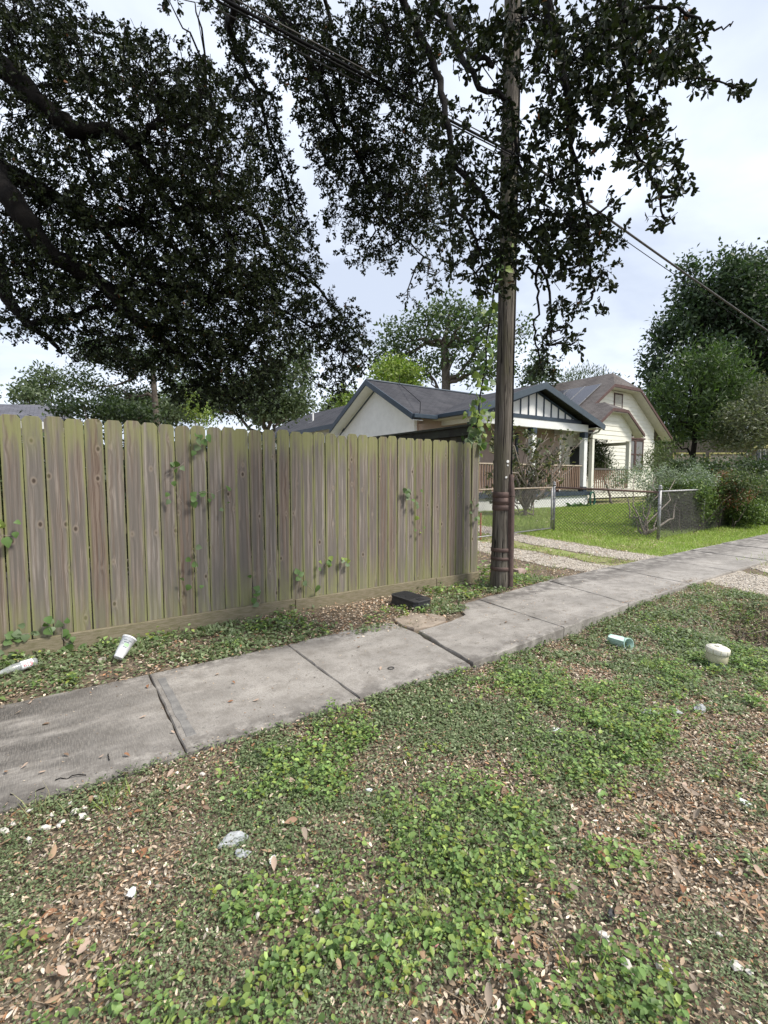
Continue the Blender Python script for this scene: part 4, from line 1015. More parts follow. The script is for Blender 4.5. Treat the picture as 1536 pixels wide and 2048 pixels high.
foliage(sage, sg, bl(12.2, (1285, 1025, 26, 24), (1272, 1040, 18, 14), (1300, 1005, 14, 14)), .8, .045, [(.10, .13, .08), (.06, .085, .05), (.16, .19, .13)], clump=10, shell=.2)

hb_ = np.array([14.3, 6.4, 0.0]); hb_[2] = gz(hb_)
hedge = thing('mixed_hedge', 'overgrown mixed green and rusty brown hedge by the far sidewalk', 'hedge', tuple(hb_))
hbl = []
for i in range(64):
    s_ = rng.uniform(13.8, 23.5) if i % 2 else rng.uniform(14.0, 17.5); t_ = rng.uniform(5.35, 6.8); zz = rng.uniform(.25, 1.38); rr = rng.uniform(.35, .6)
    hbl.append((np.array([s_, t_, gz((s_, t_)) + zz]), (rr, rr, rr * .75)))
foliage(hedge, hb_, hbl[:34], 2.4, .065, [(.10, .16, .045), (.17, .22, .06), (.055, .09, .03)], clump=10, shell=.4)
foliage(hedge, hb_, hbl[34:56], 2.0, .065, [(.07, .10, .035), (.13, .16, .06), (.04, .06, .025)], clump=10, shell=.3)
foliage(hedge, hb_, hbl[56:60] + bl(13.6, (1450, 955, 24, 14), (1490, 985, 26, 16), (1425, 1000, 14, 20)), 1.0, .06, [(.22, .075, .035), (.15, .07, .04), (.12, .09, .04)], clump=8, shell=.3)
foliage(hedge, hb_, bl(13.6, (1410, 965, 26, 22), (1390, 945, 22, 14)), 1.6, .05, G_SAGE, clump=9, shell=.3)
b = B()
for i in range(46):
    s_ = rng.uniform(13.2, 19); t_ = rng.uniform(5.5, 6.8); b.tube(wander((s_, t_, gz((s_, t_))), (s_ + rng.normal() * .5, t_ + rng.normal() * .3, gz((s_, t_)) + rng.uniform(.7, 1.6)), 6, .5), np.linspace(.014, .004, 7), 5)
b.build('stems', m_bark2, hedge, smooth=True)
tree('juniper_shrub', 'dark upright conifer shrub beyond the porch column', 'shrub', (20.2, 11.6, 0), bl(23.3, (1195, 905, 22, 26), (1190, 940, 26, 22), (1205, 930, 18, 30)), 3.2, .13, [(.035, .055, .025), (.055, .08, .03), (.09, .10, .04)], .06, wr=.25, up=.8)
tree('low_evergreen', 'small spiky evergreen at the corner of the cream house', 'shrub', tuple(at(1320, 960, 24)[:2]) + (0,), bl(24, (1318, 915, 22, 16), (1330, 895, 12, 12), (1305, 930, 22, 14)), 2.2, .2, [(.07, .10, .04), (.10, .12, .05)], .05, wr=.2, up=.8)
tree('back_hedge_shrub', 'dense dark shrub below the yellow trimmed building', 'shrub', tuple(at(1360, 960, 26)[:2]) + (0,), bl(26, (1360, 940, 50, 18), (1430, 938, 40, 12), (1500, 935, 40, 12)), 2.2, .2, G_DARK, .06)
# potted conifer on the porch
pt = np.array([17.35, 12.5, FL])
pot = thing('potted_conifer', 'small conifer in a clay pot on the porch', 'plant', tuple(pt))
B().lathe([(.13, 0), (.19, .34), (.21, .36), (.21, .40), (.17, .40), (.16, .37)], pt, 20).build('pot', m_terracotta, pot, smooth=True)
B().tube([pt + [0, 0, .3], pt + [0, 0, 1.2]], [.02, .012], 6).build('stem', m_bark2, pot)
foliage(pot, pt, [(pt + np.array([0, 0, .85]), (.36, .36, .4)), (pt + np.array([.1, 0, 1.25]), (.28, .28, .35)), (pt + np.array([-.1, 0, 1.5]), (.16, .16, .25))], 2.2, .11, [(.035, .055, .025), (.06, .085, .03), (.11, .12, .04)], wr=.3, up=.4)
# garden plants and hose at the porch corner
for i, (px, lb) in enumerate(((1130, 'broad leaved plant at the foot of the white porch skirt'), (1147, 'second broad leaved plant nearer the green hose'))):
    g_ = np.array([17.0 + i * .75, 11.45, 0.0]); g_[2] = gz(g_)
    t_ = thing('border_plant', lb, 'plant', tuple(g_))
    n = 26; th = rng.uniform(0, 6.28, n); D = np.stack([np.cos(th), np.sin(th), rng.uniform(.5, 1.4, n)], 1)
    link('leaves', leaves_mesh('leaves', np.zeros((n, 3)) + rng.normal(size=(n, 3)) * .03, D, np.tile([0, 0, 1.], (n, 1)) + D * .1, rng.uniform(.2, .36, n), rng.uniform(.07, .11, n), palette(n, [(.05, .12, .04), (.08, .16, .05)]), m_leaf, curl=.35), t_)
hs = np.array([18.55, 11.60, .62])
hz = thing('garden_hose', 'green garden hose coiled at the porch column', 'hose', tuple(hs))
b = B(); th = np.linspace(0, 2 * math.pi * 5, 120)
b.tube(np.stack([hs[0] + (.17 + .012 * np.sin(th * .7)) * np.cos(th), hs[1] - .02 - .02 * th / 10, hs[2] - .05 + .30 * np.sin(th)], 1), .017, 6); b.build('coil', m_hose, hz, smooth=True)
B().tube([hs + [-.02, 0, .2], hs + [-.06, -.05, .45], hs + [.05, -.06, .52], hs + [.14, -.04, .40], hs + [.1, 0, .25]], .012, 6).build('loop', m_galv, hz, smooth=True)

# ================================================================== THE BIG OAK (trunk stands left of the view, behind the fence)
ob = np.array([-3.9, 7.3, 0.0]); ob[2] = gz(ob)
oak = thing('live_oak', 'big dark oak whose leafy limbs hang over the fence and sidewalk', 'tree', tuple(ob))
fork = ob + np.array([.35, -.5, 3.6])
B().tube([ob - [0, 0, .2], ob + [.02, -.02, .5], ob + [.1, -.15, 1.8], fork, fork + [.2, -.4, 1.2], fork + [.1, -.8, 2.6]], [.62, .46, .40, .38, .30, .20], 18).build('trunk', m_bark, oak, smooth=True)
LIMBS = []
def limb(path, r0, r1, start=None, name='limb', sides=8, keep=True):
    P_ = [np.array(p, float) for p in path]
    if start is not None: P_ = [np.array(start, float)] + P_
    # smooth resample
    Q = []
    for i in range(len(P_) - 1):
        p0 = P_[max(i - 1, 0)]; p1 = P_[i]; p2 = P_[i + 1]; p3 = P_[min(i + 2, len(P_) - 1)]
        for u in np.linspace(0, 1, 5)[:-1]:
            Q.append(.5 * ((2 * p1) + (-p0 + p2) * u + (2 * p0 - 5 * p1 + 4 * p2 - p3) * u * u + (-p0 + 3 * p1 - 3 * p2 + p3) * u ** 3))
    Q.append(P_[-1]); Q = np.array(Q); m_ = len(Q)
    Q[1:-1] += rng.standard_normal((m_ - 2, 3)) * .012
    B().tube(Q, r0 + (r1 - r0) * np.linspace(0, 1, m_) ** .8, sides).build(name, m_bark, oak, smooth=True)
    if keep: LIMBS.append(Q)
    return Q
def bk(px, d): return d + (1.25 * float(sstep(420, 470, px) * (1 - sstep(850, 950, px))) if d < 4.75 else 0)
def pth(*e): return [at(q[0], q[1], bk(q[0], q[2])) for q in e]
limb(pth((-160, 20, 4.9), (0, 130, 4.7), (70, 195, 4.7), (130, 245, 4.7), (170, 262, 4.7), (215, 262, 4.8), (265, 290, 4.8), (300, 345, 4.9), (350, 420, 5.0), (430, 490, 5.1)), .13, .022, fork + [.1, -.6, 1.6])
limb(pth((265, 290, 4.8), (300, 252, 4.7), (340, 240, 4.6), (385, 250, 4.5), (430, 212, 4.4)), .04, .012)
limb(pth((150, 258, 4.7), (180, 320, 4.8), (185, 400, 4.9)), .028, .01)
limb(pth((-120, 290, 5.2), (0, 335, 5.0), (60, 365, 5.0), (120, 400, 5.1), (200, 452, 5.2), (260, 445, 5.2), (330, 482, 5.3), (420, 560, 5.5), (520, 620, 5.7)), .10, .015, fork + [.1, -.3, .8])
limb(pth((-120, 250, 4.6), (0, 375, 4.4), (60, 450, 4.5), (110, 512, 4.6), (198, 564, 4.8), (277, 643, 5.0), (346, 698, 5.2), (410, 745, 5.4), (470, 800, 5.6)), .14, .014, fork + [.15, -.5, 1.0])
limb(pth((277, 643, 5.0), (340, 660, 5.1), (420, 665, 5.3), (500, 700, 5.5), (560, 760, 5.7)), .04, .008)
limb(pth((300, 560, 5.2), (350, 570, 5.2), (420, 590, 5.3), (520, 600, 5.5), (600, 640, 5.6), (680, 700, 5.7)), .04, .008, at(200, 452, 5.2))
limb(pth((-100, 470, 5.2), (0, 560, 5.0), (20, 610, 5.0), (60, 650, 5.0), (100, 680, 5.1), (125, 708, 5.2)), .11, .016, fork + [0, -.2, .2])
limb(pth((60, 648, 5.0), (140, 632, 5.1), (210, 615, 5.2), (270, 640, 5.3)), .035, .008)
limb(pth((500, 420, 5.2), (540, 500, 5.4), (620, 560, 5.6), (690, 640, 5.7), (730, 690, 5.8)), .035, .008, at(350, 420, 5.0))
over = fork + np.array([.1, -.8, 2.6])
ov = limb([over + [1.2, -.6, .9], over + [2.6, -1.6, 1.2], over + [4.0, -2.6, 1.1], over + [5.2, -3.3, .8], over + [6.3, -3.7, .4]], .20, .07, over)
limb(pth((440, -40, 4.3), (452, 40, 4.3), (475, 110, 4.3), (520, 200, 4.4), (548, 300, 4.5), (572, 380, 4.6), (600, 470, 4.7)), .045, .008, ov[9])
limb(pth((520, -40, 4.2), (600, 90, 4.2), (640, 165, 4.2), (672, 250, 4.3), (718, 315, 4.3), (742, 400, 4.4), (800, 475, 4.5), (860, 520, 4.6)), .05, .008, ov[10])
limb(pth((640, -30, 4.1), (650, 60, 4.1), (670, 120, 4.2), (690, 190, 4.3)), .03, .008, ov[12])
limb(pth((790, -50, 3.9), (835, 60, 3.8), (870, 140, 3.8), (895, 235, 3.8), (905, 320, 3.85), (960, 385, 3.9), (1005, 440, 3.95), (1060, 500, 4.0), (1100, 580, 4.0), (1095, 690, 4.05)), .048, .007, ov[14])
limb(pth((905, 330, 3.85), (910, 400, 3.9), (950, 480, 4.0), (975, 560, 4.1)), .02, .006)
limb(pth((855, -40, 3.8), (905, 50, 3.7), (925, 115, 3.7), (965, 170, 3.7), (1015, 205, 3.7), (1035, 300, 3.7), (1060, 400, 3.8)), .04, .008, ov[15])
limb(pth((935, 100, 3.7), (960, 115, 3.65), (985, 128, 3.6)), .022, .015, keep=False)
limb(pth((1075, -50, 3.5), (1105, 60, 3.45), (1128, 150, 3.4), (1140, 250, 3.45), (1150, 330, 3.5), (1165, 410, 3.5), (1180, 500, 3.55), (1190, 580, 3.6)), .04, .006, ov[17])
limb(pth((1225, -60, 3.3), (1245, 50, 3.3), (1255, 160, 3.3), (1262, 280, 3.3), (1300, 350, 3.3), (1325, 430, 3.3)), .035, .006, ov[19])
limb(pth((1255, 120, 3.3), (1320, 120, 3.2), (1390, 150, 3.2), (1470, 175, 3.15)), .014, .004)
limb(pth((1330, 10, 3.2), (1400, 40, 3.15), (1422, 56, 3.1), (1445, 54, 3.1), (1466, 43, 3.1)), .012, .004, at(1240, 20, 3.3), keep=False)
limb(pth((1070, 540, 3.9), (1078, 600, 3.9), (1072, 650, 3.9), (1075, 700, 3.95), (1085, 740, 4.0)), .012, .006, at(1100, 480, 3.95))

# foliage masses: (px, py, rx, ry, distance, spread of distance, cover)
OAKB = [
 # dense left mass
 (40, 50, 130, 90, 5.0, .8, 1.7), (190, 110, 110, 75, 4.9, .8, 1.5), (310, 150, 110, 75, 4.8, .8, 1.5), (400, 180, 55, 80, 4.6, .6, 1.4), (90, 230, 140, 110, 5.0, .8, 1.2), (300, 290, 150, 110, 5.0, .8, 1.6), (430, 330, 90, 120, 4.9, .7, 1.6),
 (80, 400, 130, 110, 5.1, .8, 1.6), (280, 440, 150, 110, 5.1, .8, 1.7), (470, 470, 110, 120, 5.2, .7, 1.8), (80, 540, 110, 70, 5.1, .7, 1.8), (90, 640, 95, 45, 5.1, .5, 1.5), (240, 580, 150, 90, 5.1, .8, 1.8), (420, 600, 150, 100, 5.4, .8, 1.9), (550, 600, 75, 90, 5.6, .7, 1.7),
 (330, 700, 130, 60, 5.3, .7, 1.7), (470, 710, 110, 70, 5.5, .7, 1.8), (400, 770, 80, 45, 5.5, .6, 1.3), (500, 790, 70, 40, 5.6, .5, 1.0), (200, 690, 80, 35, 5.2, .5, 1.0), (640, 650, 65, 60, 5.7, .5, 1.5), (690, 700, 50, 65, 5.8, .5, 1.6), (670, 770, 40, 40, 5.8, .4, 1.1), (715, 640, 25, 25, 5.8, .3, .8), (600, 530, 45, 45, 5.5, .4, 1.2),
 # strand hanging by the sky gap
 (470, 50, 40, 60, 4.3, .3, 1.4), (490, 150, 42, 65, 4.3, .3, 1.5), (520, 240, 40, 65, 4.4, .3, 1.5), (550, 330, 36, 55, 4.5, .3, 1.4), (575, 410, 36, 50, 4.6, .3, 1.2), (590, 470, 40, 40, 4.7, .3, 1.2), (390, 5, 55, 14, 4.3, .3, .8), (340, 5, 14, 10, 4.3, .2, .8), (500, 370, 30, 40, 4.7, .3, .9),
 # middle
 (590, 50, 80, 65, 4.2, .5, 1.5), (640, 140, 80, 75, 4.2, .5, 1.6), (670, 230, 80, 70, 4.3, .5, 1.6), (730, 310, 90, 65, 4.3, .5, 1.6), (780, 390, 85, 60, 4.4, .5, 1.7), (850, 440, 60, 45, 4.5, .4, 1.4), (690, 420, 55, 55, 4.4, .4, 1.2), (720, 500, 45, 35, 4.5, .3, .8), (760, 90, 90, 90, 4.1, .5, 1.6), (810, 180, 70, 80, 4.0, .4, 1.5), (830, 280, 50, 40, 4.1, .4, 1.1), (650, 330, 40, 55, 4.4, .3, .9), (880, 50, 65, 65, 3.8, .4, 1.4), (800, 470, 45, 40, 4.5, .3, .9),
 (890, 240, 48, 50, 3.8, .3, 1.3), (920, 320, 60, 50, 3.85, .3, 1.3), (955, 400, 65, 50, 3.9, .3, 1.4), (970, 480, 60, 45, 4.0, .3, 1.3), (950, 545, 50, 35, 4.0, .3, 1.0), (870, 545, 45, 35, 4.3, .3, .8), (990, 570, 45, 25, 4.0, .3, .9), (950, 80, 55, 75, 3.7, .4, 1.1), (1000, 120, 40, 85, 3.7, .4, .8), (1000, 230, 45, 50, 3.7, .3, .9), (1020, 320, 50, 60, 3.7, .3, 1.0), (815, 600, 20, 20, 4.4, .2, .6), (1050, 40, 50, 50, 3.6, .4, 1.3),
 # right
 (1090, 50, 55, 65, 3.5, .4, 1.5), (1105, 160, 55, 65, 3.45, .4, 1.4), (1120, 270, 55, 60, 3.45, .3, 1.5), (1100, 360, 60, 50, 3.5, .3, 1.5), (1080, 440, 70, 50, 3.7, .3, 1.6), (1140, 460, 70, 50, 3.55, .3, 1.5), (1200, 470, 45, 45, 3.55, .3, 1.4), (1210, 545, 35, 35, 3.6, .2, 1.2), (1140, 540, 55, 45, 3.6, .3, 1.3), (1050, 530, 45, 35, 3.8, .3, 1.0), (1175, 610, 30, 22, 3.6, .2, 1.0), (1115, 620, 35, 30, 3.9, .2, 1.0), (1105, 685, 28, 35, 4.0, .2, 1.1), (1085, 735, 26, 22, 4.0, .2, 1.6), (1150, 685, 14, 14, 4.0, .15, 1.0), (1120, 660, 30, 20, 4.0, .2, .8),
 (1190, 60, 90, 70, 3.4, .4, 1.6), (1290, 30, 95, 40, 3.3, .4, 1.6), (1270, 110, 95, 55, 3.3, .4, 1.6), (1180, 170, 50, 60, 3.4, .3, 1.3), (1340, 110, 70, 45, 3.25, .3, 1.4), (1380, 60, 30, 40, 3.2, .2, 1.1), (1400, 130, 40, 25, 3.2, .2, 1.3), (1410, 165, 28, 14, 3.2, .15, 1.1), (1462, 174, 30, 11, 3.15, .1, 1.3), (1260, 200, 75, 55, 3.3, .3, 1.5), (1290, 270, 60, 45, 3.3, .3, 1.4), (1250, 290, 40, 55, 3.3, .3, 1.3), (1310, 330, 60, 28, 3.3, .25, 1.2), (1365, 375, 34, 18, 3.3, .15, 1.2), (1310, 395, 24, 30, 3.3, .15, 1.1), (1330, 440, 30, 12, 3.3, .1, 1.1), (1170, 330, 25, 40, 3.4, .2, .9), (1225, 400, 14, 30, 3.5, .12, 1.0),
 (1030, 400, 40, 60, 3.85, .3, 1.1), (1010, 480, 36, 40, 3.9, .3, .8), (860, 360, 50, 45, 4.2, .4, 1.0), (900, 480, 50, 45, 4.2, .3, .9), (760, 520, 40, 30, 4.5, .3, .7),
 # crown beyond the frame
 (-200, 80, 170, 200, 5.4, 1.2, 1.0), (-250, 400, 160, 170, 5.6, 1.2, .9), (-480, 150, 200, 260, 6.0, 1.4, .7), (150, -200, 220, 150, 5.2, 1.0, .8), (500, -190, 220, 130, 4.6, .9, .8), (850, -180, 220, 120, 4.0, .8, .8), (1180, -150, 200, 110, 3.6, .6, .9),
]
allQ = np.concatenate(LIMBS)
LC, LD, LN, LS = [], [], [], []; tw = B()
for (cx, cy, rx, ry, dd, ds, cover) in OAKB:
    dd = bk(cx, dd)
    area = math.pi * rx * ry; lsz = .74 if (cx < 880 and dd > 4.3) else .88; leafpx = 14 * .50 * .054 * .024 * lsz ** 2 * (FPX / dd) ** 2
    n = max(3, int(cover * ((1.05 if cy < 350 else 1.25) if cx < 450 else 1.3 if cx > 690 and cy > 290 else 1.22 if cx > 900 else 1.2) * area / leafpx))
    th = rng.uniform(0, 2 * math.pi, n); rr = np.sqrt(rng.random(n)) * (1 + .12 * rng.standard_normal(n))
    c3 = at(cx, cy, dd)
    near = allQ[np.argmin(((allQ - c3) ** 2).sum(1))]
    Q = wander(near, c3, 5, .35); tw.tube(Q, np.linspace(.013, .005, 6), 5, False)
    for a, q in zip(th, rr):
        p = at(cx + rx * q * math.cos(a), cy + ry * q * math.sin(a), dd + ds * rng.uniform(-1, 1))
        out = p - c3; out[2] *= .6
        d = nrm(nrm(out) * .8 + rng.standard_normal(3) * .6 + np.array([.15, 0, -.45]))
        ln = rng.uniform(.08, .18); k = int(rng.integers(9, 19))
        st = p - d * ln * .5; en = p + d * ln * .5
        if rng.random() < .25: tw.tube(wander(Q[rng.integers(2, 6)], st, 3, .4), np.linspace(.005, .0025, 4), 3, False)
        tw.tube([st, (st + en) / 2 + rng.normal(size=3) * .01, en], [.0026, .002, .0012], 3, False)
        u = rng.random(k) ** .7
        LS.append(np.full(k, lsz)); LC.append(st + (en - st) * u[:, None] + rng.standard_normal((k, 3)) * .006)
        LD.append(nrm(d * .6 + rdir(k) * .85)); LN.append(nrm(rdir(k) + np.array([0, 0, .5])))
LS = np.concatenate(LS); LC = np.concatenate(LC); LD = np.concatenate(LD); LN = np.concatenate(LN); n = len(LC)
print('oak leaves', n)
LL = rng.uniform(.036, .068, n) * LS; LW = LL * rng.uniform(.42, .58, n)
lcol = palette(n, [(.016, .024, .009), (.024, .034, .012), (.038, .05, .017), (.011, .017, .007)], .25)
dead = rng.random(n) < .004; lcol[dead] = (.16, .07, .03)
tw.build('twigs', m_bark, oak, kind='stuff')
vis = np.argsort(((LC - np.array([0, 0, EYE])) ** 2).sum(1))
sel = vis[:6000:20][:300]; selset = np.zeros(n, bool); selset[sel] = True
r_ = ~selset
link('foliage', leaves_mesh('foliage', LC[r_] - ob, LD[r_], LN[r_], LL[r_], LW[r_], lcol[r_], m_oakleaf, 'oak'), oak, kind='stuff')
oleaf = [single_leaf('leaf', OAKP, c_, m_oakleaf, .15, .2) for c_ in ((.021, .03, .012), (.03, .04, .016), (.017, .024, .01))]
for i in sel:
    o = link('leaf', oleaf[i % 3], oak); o.rotation_mode = 'QUATERNION'
    o.rotation_quaternion = Vector(LD[i]).to_track_quat('X', 'Z') @ Quaternion((1, 0, 0), rng.uniform(0, 6.28)); o.location = LC[i] - ob; s_ = float(LL[i]); o.scale = (s_, s_, s_)

# ================================================================== VINES
heart = single_leaf('leaf', HEARTP, (.10, .17, .05), m_leaf, .25, .18)
heart2 = single_leaf('leaf', HEARTP, (.20, .26, .06), m_leaf, .25, .18)
heart3 = single_leaf('leaf', HEARTP, (.14, .19, .10), m_leaf, .25, .18)
def put_leaf(par, p, d, nrm_, size, me):
    d = Vector(d).normalized(); n_ = Vector(nrm_); y = n_.cross(d).normalized(); z = d.cross(y)
    o = link('leaf', me, par); o.rotation_mode = 'QUATERNION'; o.rotation_quaternion = Matrix((d, y, z)).transposed().to_quaternion()
    o.location = Vector(np.array(p) - org_of(par)); o.scale = (size,) * 3; return o
def on_fence(px, py, off=-.05):
    p = at(px, py, 1.0); r = p - np.array([0, 0, EYE]); k = (FT + off) / r[1]; return np.array([0, 0, EYE]) + k * r
def vine(label, pts, n, ls, mes=(0, 0, 2), spread=.05):
    P_ = [on_fence(*q) for q in pts]
    v = thing('fence_vine', label, 'vine', tuple(P_[0]), 'vines climbing on the picket fence')
    Q = []
    for a, c in zip(P_[:-1], P_[1:]): Q += wander(a, c, 4, .25)[:-1]
    Q.append(P_[-1]); Q = np.array(Q); Q[:, 1] = np.minimum(Q[:, 1], FT - .012)
    B().tube(Q, .0022, 4).build('stem', m_twig, v)
    for i in range(n):
        q = Q[rng.integers(0, len(Q))] + rng.normal(size=3) * [spread, .012, spread]; q[1] = min(q[1], FT - .05)
        put_leaf(v, q, (rng.normal(), -.3 + rng.normal() * .3, rng.normal() - .4), (rng.normal() * .4, -1, rng.normal() * .4 + .5), ls * rng.uniform(.7, 1.25), (heart, heart2, heart3)[mes[i % len(mes)]])
    return v
vine('vine with heart leaves hanging from the picket tops', [(393, 862), (398, 880), (400, 900)], 7, .065)
vine('vine sprawling over the upper pickets with pale stems', [(350, 935), (368, 925), (330, 950), (352, 985), (366, 1010)], 9, .06)
vine('vine with three leaf clusters on the upper middle pickets', [(380, 995), (425, 987), (448, 975), (455, 1015)], 8, .055)
vine('thin vine low on the pickets right of the foam cup', [(384, 1100), (392, 1130), (384, 1165)], 6, .055)
vine('leafy vine rising from the ground left of the foam cup', [(118, 1250), (125, 1275), (150, 1290)], 16, .06, spread=.06)
vine('pale leafy vine at the lower left foot of the fence', [(8, 1285), (35, 1270), (70, 1268)], 14, .06, (2, 0, 2), .06)
vine('lone vine leaves at the left edge halfway up the fence', [(0, 1075), (6, 1070), (30, 1072)], 5, .07, (0, 1))
vine('small vine low on the fence above the kick board', [(505, 1175), (510, 1195), (520, 1205)], 7, .06)
vine('pair of green leaves low on the central pickets', [(600, 1165), (608, 1160), (625, 1180)], 5, .075)
vine('short vine beside the low central pickets', [(648, 1105), (650, 1120), (652, 1135)], 6, .06, (0, 1))
vine('thin leafy vine on the pickets near the black meter box', [(688, 1098), (690, 1115), (690, 1130)], 5, .055, (1, 2))
vine('whitish vine clump high on the right pickets', [(808, 975), (820, 985), (832, 998)], 12, .06, (2, 2, 0))
vine('vine at the right end of the fence by the corner', [(945, 1005), (950, 1020), (943, 1042)], 8, .06, (2, 0))
vine('tiny vine sprig under the high whitish clump', [(838, 1045), (842, 1055), (846, 1062)], 4, .05, (1, 0))
# vine climbing a hanging stem beside the pole
cv0 = np.array([4.95, FT + .1, 1.9])
cv = thing('climbing_vine', 'yellow green vine climbing a stem from the fence corner up beside the pole', 'vine', tuple(cv0))
cpts = [cv0, at(948, 880, 7.1), at(958, 820, 7.0), at(966, 760, 6.9), at(972, 700, 6.8), at(980, 640, 6.6), at(986, 590, 6.4), at(994, 540, 6.2), at(1002, 490, 6.0)]
Q = []
for a, c in zip(cpts[:-1], cpts[1:]): Q += wander(a, c, 5, .12)[:-1]
Q.append(cpts[-1]); Q = np.array(Q)
B().tube(Q, .011, 6).build('stem', m_bark, cv, smooth=True)
for i in range(190):
    u = rng.random() ** 1.0; q = Q[int(u * (len(Q) - 1))] + rng.normal(size=3) * [.09, .09, .08]
    put_leaf(cv, q, (rng.normal(), rng.normal(), -.8), (rng.normal(), -1 + rng.normal() * .5, .8), rng.uniform(.06, .115), (heart2, heart2, heart, heart3)[i % 4])
for i in range(60):
    q = cv0 + np.array([rng.normal() * .1, -.05 + rng.normal() * .08, rng.uniform(-.05, .5)]); put_leaf(cv, q, (rng.normal(), rng.normal() - .3, -.6), (rng.normal() * .6, -1, .8), rng.uniform(.07, .12), (heart3, heart, heart3, heart2)[i % 4])

# ================================================================== SMALL THINGS ON THE GROUND
# water meter box
mb = thing('meter_box', 'black plastic water meter box with ribbed lid by the fence', 'meter box', (3.35, 4.33, .0))
mc = (np.array([grd(786, 1186, .12), grd(803, 1180, .12), grd(864, 1195, .12), grd(834, 1199, .12)])).mean(0)
mb.location = (mc[0], mc[1], gz(mc)); ORG[mb.name] = np.zeros(3)
mb.rotation_euler = (0, R(2), math.atan2(*(grd(834, 1199, .12) - grd(786, 1186, .12))[[1, 0]]))
hl, hw, hh = .215, .13, .125
def rrect(l, w, c, z): return [(l - c, -w, z), (l, -w + c, z), (l, w - c, z), (l - c, w, z), (-l + c, w, z), (-l, w - c, z), (-l, -w + c, z), (-l + c, -w, z)]
b = B(); r0_, r1_ = rrect(hl + .012, hw + .012, .04, -.08), rrect(hl, hw, .04, hh - .02)
b.add(r0_ + r1_, [tuple(range(7, -1, -1)), tuple(range(8, 16))] + [(i, (i + 1) % 8, 8 + (i + 1) % 8, 8 + i) for i in range(8)]); b.build('body', m_black, mb, bevel=.004)
b = B(); b.prism(rrect(hl + .006, hw + .006, .04, hh - .018), (0, 0, .02)); lid = b.build('lid', m_black, mb, bevel=.003)
st_ = B()
for i in range(-9, 5):
    for j in range(-5, 6):
        u, v = i * .021, j * .021
        st_.prism([(u - .008, v, hh + .0025), (u, v - .005, hh + .0025), (u + .008, v, hh + .0025), (u, v + .005, hh + .0025)], (0, 0, .003))
st_.build('tread_pattern', m_black, lid, kind='stuff')
B().box(.115, .185, -.045, .035, hh + .0025, hh + .006).build('reader_flap', m_dark, lid, bevel=.001)
# foam cup
cb = grd(236, 1316, .035); ax = nrm(np.array([.03 * CA + .13 * SA, -.03 * SA + .13 * CA, .12]))
cup = thing('foam_cup', 'large white foam cup lying tipped against the weeds', 'cup', tuple(cb))
Lc = .175
prof = [(.034, 0), (.036, .004), (.037, .03), (.040, .034), (.053, Lc - .012), (.057, Lc - .012), (.0575, Lc), (.053, Lc), (.049, Lc - .02), (.034, .012)]
B().lathe(prof, cb, 28, ax).build('body', m_foam, cup, smooth=True)
B().lathe([(.030, -.0012), (.033, -.001), (.033, .002), (.030, .002)], cb, 24, ax).build('base_rim', m_foam, cup)
def on_cup(u, w, off=.0012):
    """u along axis 0..1, w angle"""
    h_ = .034 + u * (Lc - .05); rr = .040 + (.053 - .040) * u + off
    uu = np.array([1.0, 0, 0]); a_ = nrm(np.cross(ax, uu)); b_ = np.cross(ax, a_)
    return cb + ax * h_ + rr * (math.cos(w) * a_ + math.sin(w) * b_)
view = nrm(np.array([0, 0, EYE]) - cb); a_ = nrm(np.cross(ax, [1., 0, 0])); b_ = np.cross(ax, a_); w0_ = math.atan2(view @ b_, view @ a_)
def patch(u0, u1, wa, wb, mat, name):
    b = B(); n_ = 5; V = []
    for i in range(n_): V += [on_cup(u0, w0_ + wa + (wb - wa) * i / (n_ - 1)), on_cup(u1, w0_ + wa + (wb - wa) * i / (n_ - 1))]
    b.add(V, [(2 * i, 2 * i + 2, 2 * i + 3, 2 * i + 1) for i in range(n_ - 1)]); b.build(name, mat, cup)
patch(.45, .62, -.25, .45, m_greenprint, 'green_print'); patch(.66, .72, -.5, .3, m_greyprint, 'grey_print'); patch(.80, .84, -.7, -.1, m_greyprint, 'grey_print'); patch(.78, .83, .05, .6, m_greyprint, 'grey_print'); patch(.36, .40, -.3, .35, m_greyprint, 'grey_print')
for i in range(5): patch(.53 + .03 * (i % 2), .60, -.75 + i * .09, -.71 + i * .09, m_greyprint, 'grey_print')
# plastic bottle
p0 = grd(74, 1322, .04); p1 = grd(8, 1343, .03); axb = nrm(p1 - p0); Lb = .265
bo = thing('plastic_bottle', 'clear plastic bottle with red and white label in the weeds', 'bottle', tuple(p0))
B().lathe([(.012, 0), (.028, .004), (.033, .02), (.033, .15), (.028, .175), (.017, .225), (.0125, .24), (.0125, .262), (.011, .265)], p0, 24, axb).build('body', m_clear, bo, smooth=True)
B().lathe([(.0335, .032), (.0342, .033), (.0342, .108), (.0335, .109)], p0, 24, axb).build('paper_label', m_foam, bo, smooth=True)
B().lathe([(.0155, .246), (.016, .247), (.016, .266), (.014, .268), (.002, .2685)], p0, 16, axb).build('cap', m_foam, bo, smooth=True)
ub = np.array([1., 0, 0]) if abs(axb[0]) < .8 else np.array([0, 1., 0]); ab = nrm(np.cross(axb, ub)); bb = np.cross(axb, ab); vb = nrm(np.array([0, 0, EYE]) - p0); wv0 = math.atan2(vb @ bb, vb @ ab)
def bstroke(seq, mat):
    b = B(); P_ = [p0 + axb * h_ + .0352 * (math.cos(wv0 + w) * ab + math.sin(wv0 + w) * bb) for h_, w in seq]; b.tube(P_, .0022, 5); return b
rb_ = B()
